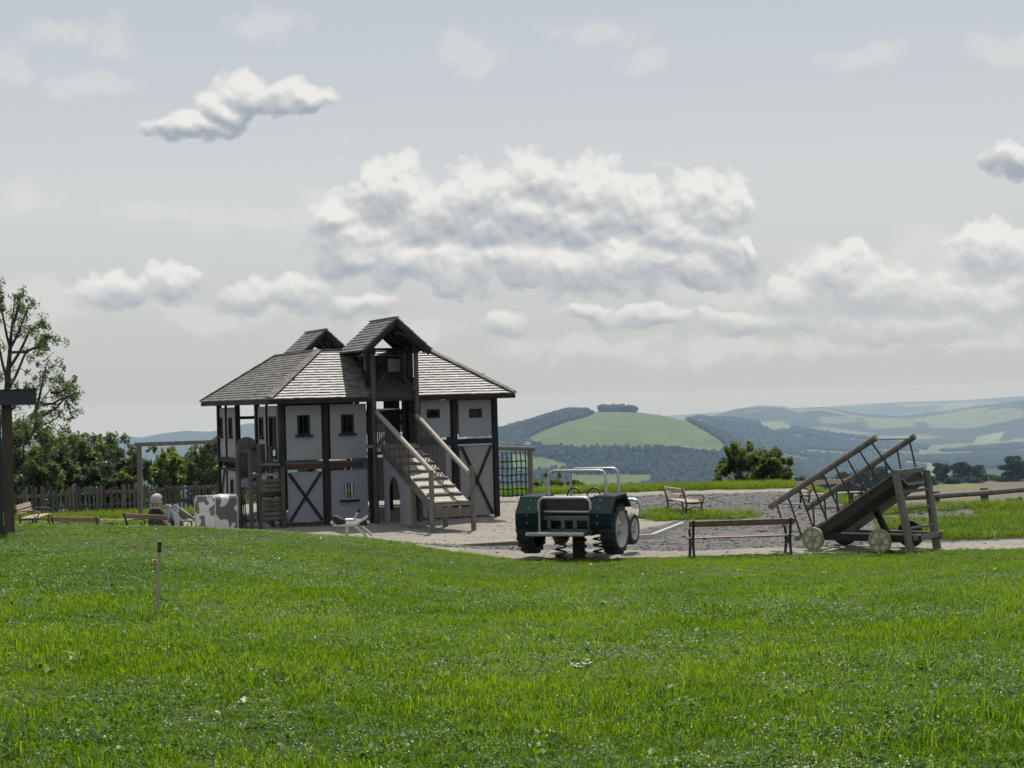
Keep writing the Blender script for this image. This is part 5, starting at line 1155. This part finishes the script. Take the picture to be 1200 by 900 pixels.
def shrub(name, px, ytop, ybase, half, D, seed, label, leafm='leaf_shrub', nl=2600, size=.055, k=9, cat='shrub', trunk=True, spread=(1, 1), group=None, gap=.25):
    r = np.random.default_rng(seed)
    B = aty(px, ybase, D); T = aty(px, ytop, D); g = min(B[2], gz(B[0], D) if D < 46 else B[2]); H = T[2] - g; R = half / F * D
    o = empty(name, (B[0], D, g), r.uniform(0, 6.28), label, cat, group)
    cl = []; tgs = []
    k = int(k * 1.5)
    for i in range(k):
        a = 2 * pi * i / k + r.uniform(-.4, .4); f = r.uniform(.25, .95) if i else .05; z = H * r.uniform(.10 if cat == 'bush' else .22, .86) if i else H * .80
        rd = R * f * (1.1 - .5 * z / H) * .82
        c = (cos(a) * rd, sin(a) * rd, z); s_ = R * r.uniform(.20, .38); cl.append((c, (s_ * spread[0], s_ * spread[0], min(s_ * r.uniform(.7, 1.1), H * .28) * spread[1]), r.uniform(.7, 1.2)))
        tgs.append((c, .022 + .008 * H))
    for i in range(k):                                   # loose sprigs that break the outline
        a = r.uniform(0, 6.28); z = H * r.uniform(.35, 1.0); rd = R * r.uniform(.5, 1.05) * (1.15 - .55 * z / H); s_ = R * r.uniform(.10, .20)
        c = (cos(a) * rd, sin(a) * rd, z); cl.append((c, (s_, s_, s_ * 1.4), .22)); tgs.append((c, .012))
    V, Fq = leaves(cl, nl / k, size, r, .35, gap)
    V[:, 2] = np.maximum(V[:, 2], .01)
    mb = MB(); mb.tube([(0, 0, -.3), (0, 0, H * .12), (.03, .02, H * .3)], [.05 + .02 * H, .04 + .016 * H, .03 + .01 * H], 8); limbs(mb, (0, 0, H * .08), tgs, .03, r)
    mb.build('trunk', M['bark'], o, smooth=True); np_mesh('crown', V, Fq, M[leafm], o)
    return o
# bushes behind the picket fence
BUSH = [(24, 490, 600, 52, 51, 'leaf'), (66, 505, 600, 46, 53, 'leaf'), (98, 512, 598, 44, 56, 'leaf'), (132, 512, 596, 40, 60, 'leaf_cool'), (158, 530, 597, 26, 54, 'leaf'), (194, 521, 594, 32, 58, 'leaf_shrub'), (236, 516, 592, 36, 61, 'leaf'), (268, 522, 590, 30, 63, 'leaf'), (112, 545, 600, 34, 50.5, 'leaf_cool'), (48, 545, 602, 36, 50, 'leaf'), (150, 556, 600, 24, 50.5, 'leaf_shrub')]
BL = ['dense dark green bush directly right of the shelter post', 'broad dark bush under the tall open tree', 'dark rounded tree-like bush between the willow and the tall tree', 'pale grey-green willow bush left of the swing frame post', 'low dark bush filling the gap behind the swing frame post', 'sunlit yellow-green bush seen inside the swing frame', 'tall dark bush beside the left wall of the playhouse', 'dark bush half hidden behind the left wall of the playhouse', 'low grey-green bush at the foot of the willow behind the picket fence', 'low dark bush behind the pickets near the pale bench', 'small yellow-green bush behind the pickets beside the swing frame post']
for i, (px, yt, yb, hf, D, lm) in enumerate(BUSH):
    shrub('bush', px, yt, yb, hf, D, 40 + i, BL[i], lm, 9500, .068, 13, 'bush', group='bushes behind the picket fence', gap=.2)
# the tall, thin-crowned tree
def open_tree():
    r = np.random.default_rng(5); D = 57.0; B = aty(14, 600, D); o = empty('tall_tree', (B[0], D, B[2] - .5), 0, 'tall thin-crowned tree with bare limbs showing above the shelter roof', 'tree')
    def L(px, py, dy=0.0): q = aty(px, py + 8 if py < 500 else py, D + dy); return q - np.array([B[0], D, B[2] - .5])
    mb = MB(); mb.tube([L(12, 612), L(8, 520), L(7, 470), L(10, 425), L(13, 385), L(17, 345)], [.22, .16, .12, .08, .05, .02], 10)
    tw = []; ends = []
    main = [((8, 452), (30, 405), (55, 400)), ((9, 440), (-2, 395), (-14, 370)), ((10, 425), (35, 380), (52, 372)), ((12, 400), (28, 365), (38, 345)), ((12, 400), (4, 365), (-2, 340)), ((14, 375), (22, 350), (24, 336)), ((7, 478), (24, 455), (36, 440)), ((8, 510), (40, 478), (62, 445)), ((36, 482), (66, 470), (88, 452)), ((50, 466), (74, 458), (84, 478)), ((8, 500), (-12, 470), (-26, 440)), ((8, 530), (44, 500), (70, 480)), ((40, 478), (50, 440), (56, 416)), ((60, 452), (76, 448), (90, 446)), ((8, 470), (-14, 430), (-30, 400)), ((12, 405), (44, 398), (58, 384))]
    for a_, m_, e_ in main:
        dy = r.uniform(-1.2, 1.2); p = [L(*a_), L((a_[0] + m_[0]) / 2, (a_[1] + m_[1]) / 2 + 3, dy * .3), L(*m_, dy * .6), L((m_[0] + e_[0]) / 2, (m_[1] + e_[1]) / 2 - 3, dy * .8), L(*e_, dy)]
        mb.tube(p, [.055, .045, .035, .024, .012], 6); ends += [p[2], p[3], p[4]]
        for q in range(6):
            f = r.uniform(.3, 1.0); i = min(int(f * 4), 3); b0 = p[i] + (p[i + 1] - p[i]) * (f * 4 - i); e2_ = b0 + r.normal(0, .30, 3); mb.tube([b0, (b0 + e2_) / 2 + r.normal(0, .05, 3), e2_], [.014, .010, .005], 5); ends.append(e2_); ends.append((b0 + e2_) / 2)
    cl = [(e, tuple(r.uniform(.10, .24, 3)), r.uniform(.4, 1.3)) for e in ends]
    for q in range(16):
        e = L(r.uniform(-30, 60), r.uniform(450, 520), r.uniform(-1, 1)); cl.append((e, tuple(r.uniform(.25, .5, 3)), 3.0))
    V, Fq = leaves(cl, 46, .044, r, .2, 0); mb.build('trunk', M['bark'], o, smooth=True); np_mesh('crown', V, Fq, M['leaf'], o); return o
open_tree()
# shrubs on the brow to the right
for px, yt, yb, hf, D, sd, lab, n, lm in ((868, 519, 592, 31, 50, 71, 'leafy shrub with an upright tip, left half of the pair behind the lone bench', 4600, 'leaf_shrub'), (905, 521, 592, 32, 50.6, 72, 'broad leafy shrub next to the ladder cart rails', 4900, 'leaf_shrub'),
                                       (846, 548, 592, 14, 49.5, 78, 'small low bush at the left foot of the shrub pair', 2500, 'leaf_shrub'),
                                       (650, 556, 592, 15, 47.5, 73, 'small scrubby bush seen through the tractor hoop', 2600, 'leaf_shrub'), (674, 560, 592, 12, 47.8, 74, 'thin sprig bush right of the scrubby one inside the tractor hoop', 1600, 'leaf_shrub'), (632, 562, 592, 10, 47.4, 77, 'thin low sprig bush beside the rope net post', 1400, 'leaf_shrub'),
                                       (745, 569, 592, 20, 48.5, 75, 'low spreading bush on the brow right of the tractor rails', 2400, 'leaf_shrub'), (772, 567, 592, 14, 48.2, 76, 'low round bush directly left of the lone bench', 1800, 'leaf'), (1192, 584, 612, 16, 40.5, 79, 'brownish low shrub behind the rail fence', 1500, 'leaf_shrub')):
    shrub('shrub', px, yt, yb, hf, D, sd, lab, lm, n, .07 if hf > 25 else .05, 11 if hf > 25 else 7, 'shrub', gap=.35)
# trees along the far side of the brown field
FT = [(893, 560, 17, 560), (912, 556, 18, 575), (935, 560, 16, 560), (958, 557, 18, 585), (985, 553, 17, 575), (1006, 548, 17, 560), (1030, 547, 18, 590), (1052, 553, 16, 575), (1072, 552, 15, 600),
      (1086, 556, 13, 590), (1103, 543, 14, 610), (1126, 542, 17, 615), (1147, 545, 14, 610), (1163, 556, 12, 618), (1190, 535, 20, 612), (1174, 558, 14, 608), (1212, 546, 14, 615), (1138, 558, 14, 604), (1115, 560, 14, 602), (1090, 562, 14, 598), (1060, 562, 15, 570)]
protos = {}
for i, (px, yt, hf, D) in enumerate(FT):
    zg = float(far_z(np.array([float(px)]), np.array([float(D)]))[0]); T = aty(px, yt, D); H = T[2] - zg; R = hf / F * D
    k_ = i % 4; lab = {(1190, 535): 'tallest broad-crowned tree at the far edge of the brown field', (1126, 542): 'wide tree in the middle of the clump beyond the brown field', (1103, 543): 'narrow tall tree at the open end of the clump beyond the brown field'}.get((px, yt), 'dark field tree in the row at the far edge of the brown field')
    if k_ not in protos:
        r = np.random.default_rng(90 + k_); cl = [((0, 0, .55), (.60, .60, .40), 2.4), ((0, 0, .22), (.72, .72, .20), 1.6)]
        for q in range(13):
            a = r.uniform(0, 6.28); z = r.uniform(.10, .92); rd = r.uniform(.3, .85) * (1.1 - .6 * z); cl.append(((cos(a) * rd, sin(a) * rd, z), (r.uniform(.22, .40),) * 2 + (r.uniform(.10, .17),), 1.0))
        V, Fq = leaves(cl, 170, .075, r, .3, 0); V[:, 2] = np.clip(V[:, 2], .02, 1.02)
        mb = MB().tube([(0, 0, -.05), (0, 0, .5)], [.08, .05], 8); protos[k_] = (V, Fq, mb)
        tm = mb.build('trunk', M['bark']); cm = np_mesh('crown', V, Fq, M['far_leaf']); protos[k_] = (tm.data, cm.data); bpy.data.objects.remove(tm); bpy.data.objects.remove(cm)
    o = empty('field_tree', (T[0], D, zg), random.uniform(0, 6.28), lab, 'tree', 'trees along the far edge of the brown field'); o.scale = (R * 1.1, R * 1.1, H)
    for nm, dt in zip(('trunk', 'crown'), protos[k_]): q = bpy.data.objects.new(nm, dt); col.objects.link(q); q.parent = o
# farmhouses in the valley
for px, py, D, lab in ((1152, 521, 6050, 'tiny white farmhouse among trees far across the valley'), (618, 519, 3000, 'tiny white house at the edge of the wood below the green hill')):
    q = aty(px, py, D); zg = float(far_z(np.array([float(px)]), np.array([float(D)]))[0]); o = empty('farmhouse', (q[0], D - 20, max(zg, q[2]) - 3), .5, lab, 'house')
    o.scale = (.5, .5, .5); MB().box(-9, 9, -5, 5, 0, 7).build('wall', M['wall_white'], o); MB().prism([(-6, 7), (6, 7), (0, 12)], (-10, 0, 0), (0, 1, 0), (0, 0, 1), (1, 0, 0), 20).build('roof', M['roof_red'], o)
q = aty(773, 487, 3990); mast = empty('radio_mast', (q[0], 3990, q[2] - 3), 0, 'thin radio mast on the shoulder of the green hill', 'mast')
MB().tube([(0, 0, -5), (0, 0, 15)], [.5, .3], 6).build('pole', M['iron'], mast); MB().tube([(0, 0, 15), (0, 0, 17)], [.25, .1], 6).build('aerial', M['iron'], mast)

# ------------------------------------------------------------------ grass: instanced tufts (nobody could count the blades)
def tuft_mesh(name, kind, seed):
    r = np.random.default_rng(seed); vs_, fs_ = [], []
    def blade(x, y, h, w, a, lean):
        d = V3(cos(a), sin(a), 0); s_ = V3(-sin(a), cos(a), 0); b0 = V3(x, y, -.01); b = len(vs_)
        m_ = b0 + d * lean * h * .35 + EZ * h * .6; tp__ = b0 + d * lean * h + EZ * h * (1 - .35 * lean)
        vs_.extend([b0 - s_ * w / 2, b0 + s_ * w / 2, m_ + s_ * w * .42, m_ - s_ * w * .42, tp__]); fs_.extend([(b, b + 1, b + 2, b + 3), (b + 3, b + 2, b + 4)])
    def leaf(x, y, h, s, a, tilt):
        b0 = V3(x, y, h); d = V3(cos(a) * cos(tilt), sin(a) * cos(tilt), sin(tilt)); s_ = V3(-sin(a), cos(a), 0); b = len(vs_)
        vs_.extend([b0, b0 + d * s * .5 + s_ * s * .36, b0 + d * s, b0 + d * s * .5 - s_ * s * .36]); fs_.append((b, b + 1, b + 2, b + 3))
    if kind == 'grass':
        for i in range(34): blade(*r.normal(0, .055, 2), r.uniform(.035, .085), r.uniform(.004, .008), r.uniform(0, 6.28), r.uniform(.2, 1.1))
    elif kind == 'long':
        for i in range(26): blade(*r.normal(0, .05, 2), r.uniform(.07, .15), r.uniform(.004, .007), r.uniform(0, 6.28), r.uniform(.15, .9))
    elif kind == 'clover':
        for i in range(16):
            x, y = r.normal(0, .06, 2); h = r.uniform(.02, .06); a = r.uniform(0, 6.28)
            for q in range(3): leaf(x, y, h, r.uniform(.012, .020), a + q * 2.09, r.uniform(-.2, .5))
        for i in range(10): blade(*r.normal(0, .05, 2), r.uniform(.035, .075), r.uniform(.004, .007), r.uniform(0, 6.28), r.uniform(.2, 1))
    elif kind == 'broad':
        for i in range(13): leaf(*r.normal(0, .025, 2), r.uniform(.005, .02), r.uniform(.035, .075), r.uniform(0, 6.28), r.uniform(.1, 1.0))
    elif kind == 'tall':
        for i in range(26): blade(*r.normal(0, .06, 2), r.uniform(.14, .38), r.uniform(.006, .012), r.uniform(0, 6.28), r.uniform(.1, .7))
        for i in range(10): leaf(*r.normal(0, .06, 2), r.uniform(.05, .22), r.uniform(.03, .06), r.uniform(0, 6.28), r.uniform(.1, 1))
    me = bpy.data.meshes.new(name); me.from_pydata([tuple(v) for v in vs_], [], fs_); me.update(); return me
def scatter(name, P, rot, scl, idx, kinds, matn):
    cn = bpy.data.collections.new(name + '_tufts')
    for i, kd in enumerate(kinds):
        me = tuft_mesh(f'{name}_tuft', kd, 200 + i); me.materials.append(M['clover'] if kd in ('clover', 'broad') else M[matn])
        o = bpy.data.objects.new(f'{name}_tuft_{i:02d}', me); cn.objects.link(o)
    me = bpy.data.meshes.new(name); me.vertices.add(len(P)); me.vertices.foreach_set('co', np.asarray(P, np.float32).ravel())
    for an, typ, dat, key in (('rot', 'FLOAT_VECTOR', rot, 'vector'), ('scl', 'FLOAT', scl, 'value'), ('idx', 'INT', idx, 'value')):
        a = me.attributes.new(an, typ, 'POINT'); a.data.foreach_set(key, np.asarray(dat, np.int32 if typ == 'INT' else np.float32).ravel())
    o = bpy.data.objects.new(name, me); col.objects.link(o); tag(o, kind='stuff')
    g = bpy.data.node_groups.new(name + '_nodes', 'GeometryNodeTree'); g.interface.new_socket('Geometry', in_out='INPUT', socket_type='NodeSocketGeometry'); g.interface.new_socket('Geometry', in_out='OUTPUT', socket_type='NodeSocketGeometry')
    gi, go = g.nodes.new('NodeGroupInput'), g.nodes.new('NodeGroupOutput'); ci = g.nodes.new('GeometryNodeCollectionInfo'); ci.inputs[0].default_value = cn; ci.inputs[1].default_value = True; ci.inputs[2].default_value = True
    ip = g.nodes.new('GeometryNodeInstanceOnPoints'); ip.inputs['Pick Instance'].default_value = True
    def na_(nm, typ): n = g.nodes.new('GeometryNodeInputNamedAttribute'); n.data_type = typ; n.inputs[0].default_value = nm; return n.outputs[0]
    g.links.new(gi.outputs[0], ip.inputs['Points']); g.links.new(ci.outputs[0], ip.inputs['Instance']); g.links.new(na_('idx', 'INT'), ip.inputs['Instance Index'])
    g.links.new(na_('rot', 'FLOAT_VECTOR'), ip.inputs['Rotation']); g.links.new(na_('scl', 'FLOAT'), ip.inputs['Scale']); g.links.new(ip.outputs[0], go.inputs[0])
    md = o.modifiers.new('grass', 'NODES'); md.node_group = g; return o
def rnd_pts(n, y0, y1, margin, r):
    y = np.sqrt(r.uniform(y0 ** 2, y1 ** 2, n)); hw = .315 * y + margin; x = r.uniform(-1, 1, n) * hw; return x, y
r = np.random.default_rng(21)
x, y = rnd_pts(120000, 7.0, 31.5, 1.6, r); keep = (y < lawn_end(x) + .03 * r.normal(size=len(x)))
dens = np.clip(1.0 - .35 * (y > 22), 0, 1); keep &= r.random(len(x)) < dens; x, y = x[keep], y[keep]
cn_ = fnoise(x, y, .55, 6) + .6 * fnoise(x, y, 1.7, 7)
left = np.clip((-x - 0.5) / 3.5, 0, 1) * np.clip((y - 16) / 5, 0, 1)
pc = np.clip(.30 + .34 * cn_ + .50 * left, .06, .88); isC = r.random(len(x)) < pc
kinds = ['grass', 'grass', 'grass', 'long', 'long', 'clover', 'clover', 'broad']
idx = np.where(isC, np.where(r.random(len(x)) < .16, 7, r.integers(5, 7, len(x))), np.where(r.random(len(x)) < np.clip(.16 + .3 * fnoise(x, y, .9, 11), .02, .6), r.integers(3, 5, len(x)), r.integers(0, 3, len(x))))
sc = r.uniform(.58, 1.10, len(x)) * (1 + .22 * fnoise(x, y, .8, 12)) * (1 - .42 * smooth01((y - 17) / 8))
P = np.stack([x, y, ground_z(x, y)], -1); rot = np.stack([r.normal(0, .12, len(x)), r.normal(0, .12, len(x)), r.uniform(0, 6.28, len(x))], -1)
scatter('lawn_grass', P, rot, sc, idx, kinds, 'grass')
# verges: the brow, the tongue by the lone bench, the bank and the lawn right of the cart
x = r.uniform(-15, 15, 60000); y = r.uniform(27.5, 48, 60000); keep = grass_mask(x, y) & (y > lawn_end(x) + .3) & (np.abs(x) < .33 * y + 1); x, y = x[keep], y[keep]
tall = (y > 42.5) & (r.random(len(x)) < .35) | (r.random(len(x)) < .05)
idx = np.where(tall, r.integers(3, 5, len(x)), r.integers(0, 3, len(x))); sc = r.uniform(.8, 1.4, len(x)) * np.where(tall, .5, 1.15)
P = np.stack([x, y, ground_z(x, y)], -1); rot = np.stack([r.normal(0, .12, len(x)), r.normal(0, .12, len(x)), r.uniform(0, 6.28, len(x))], -1)
scatter('verge_grass', P, rot, sc, idx, ['grass', 'long', 'clover', 'tall', 'tall'], 'verge')

# ------------------------------------------------------------------ single plants in the lawn
pq = lawn_hit(181, 674); pop = empty('poppy', pq, 0, 'single orange-red poppy in the grass beside the stake', 'flower')
MB().tube([(0, 0, 0), (.01, 0, .08), (.005, 0, .15)], .004, 5).build('stem', M['clover'], pop)
for q in range(5):
    a_ = q * 1.256; d_ = V3(cos(a_), sin(a_), .5); s_ = V3(-sin(a_), cos(a_), 0); o_ = V3(.005, 0, .15)
    MB().add([o_, o_ + d_ * .022 + s_ * .022, o_ + d_ * .042 + EZ * .006, o_ + d_ * .022 - s_ * .022], [(0, 1, 2, 3)]).build('petal', M['poppy'], pop)
wq = lawn_hit(683, 790); wf = empty('white_flower_clump', wq, 0, 'small clump of white blossoms low in the middle of the lawn', 'flower')
for q in range(9):
    bx_, by_ = random.uniform(-.09, .09), random.uniform(-.08, .08); h_ = random.uniform(.05, .11); m_ = MB()
    MB().tube([(bx_ * .6, by_ * .6, 0), (bx_, by_, h_)], .003, 5).build('stem', M['clover'], wf)
    for k_ in range(5):
        a_ = k_ * 1.256; o_ = V3(bx_, by_, h_); d_ = V3(cos(a_), sin(a_), .3); s_ = V3(-sin(a_), cos(a_), 0); m_.add([o_, o_ + d_ * .009 + s_ * .007, o_ + d_ * .017, o_ + d_ * .009 - s_ * .007], [(0, 1, 2, 3)])
    m_.build('blossom', M['petal'], wf)
for (px, py, k_, lab) in ((8, 680, 1.0, 'dark leafy weed clump at the edge of the mound below the shelter'), (238, 800, .5, 'small leafy weed in the short grass of the lower lawn'), (645, 758, .5, 'pale green leafy weed near the white blossoms')):
    wq = lawn_hit(px, py); o = empty('weed', wq, 0, lab, 'weed'); rr = np.random.default_rng(px)
    for q in range(int(34 * k_)):
        a_ = rr.uniform(0, 6.28); t_ = rr.uniform(.2, 1.2); ln = rr.uniform(.10, .20) * (.6 + .4 * k_); d_ = V3(cos(a_) * cos(t_), sin(a_) * cos(t_), sin(t_)); s_ = V3(-sin(a_), cos(a_), 0); b0 = V3(*(rr.normal(0, .05 * k_ + .02, 2)), .0)
        MB().add([b0, b0 + d_ * ln * .5 + s_ * ln * .16, b0 + d_ * ln - EZ * ln * .15, b0 + d_ * ln * .5 - s_ * ln * .16], [(0, 1, 2, 3)]).build('leaf', M['clover'], o)

# ------------------------------------------------------------------ loose stones on the gravel
def stones(name, n, area, size, matn, seed):
    r = np.random.default_rng(seed); x = r.uniform(-6, 9.5, n); y = r.uniform(27.5, 44, n); k = area(x, y) & ~grass_mask(x, y) & (np.abs(x) < .33 * y); x, y = x[k], y[k]; s_ = size * r.lognormal(0, .45, len(x))
    v, fc = blobs(np.stack([x, y, ground_z(x, y) + s_ * .25], -1), s_, s_ * .42, seed); return tag(np_mesh(name, v, fc, matn), kind='stuff')
M['stone'] = mat('gravel_stone', (0.10, 0.095, 0.09), (0.21, 0.20, 0.19), 3, 0.85, island=0.35, coord='World'); M['pebble'] = mat('pale_pebble', (0.26, 0.235, 0.205), (0.44, 0.40, 0.35), 3, 0.85, island=0.3, coord='World')
stones('gravel_stones', 34000, lambda x, y: dark_mask(x, y), .0125, M['stone'], 31); stones('gravel_pebbles', 14000, lambda x, y: ~dark_mask(x, y), .0085, M['pebble'], 32)

# ------------------------------------------------------------------ the air: one even box of haze round the whole place
hz = MB().box(-12500, 12500, -120, 18900, -420, 14).build('haze', None); tag(hz, kind='stuff')
hmat = bpy.data.materials.new('haze_air'); hmat.use_nodes = True; t = hmat.node_tree
t.nodes.remove(t.nodes['Principled BSDF'])
pv = N(t, 'ShaderNodeVolumePrincipled'); pv.inputs['Color'].default_value = (.46, .69, 1.0, 1); pv.inputs['Absorption Color'].default_value = (1, 1, 1, 1); pv.inputs['Density'].default_value = 1.05e-4; pv.inputs["Anisotropy"].default_value = 0.0
t.links.new(pv.outputs[0], t.nodes['Material Output'].inputs['Volume']); hz.data.materials.append(hmat)
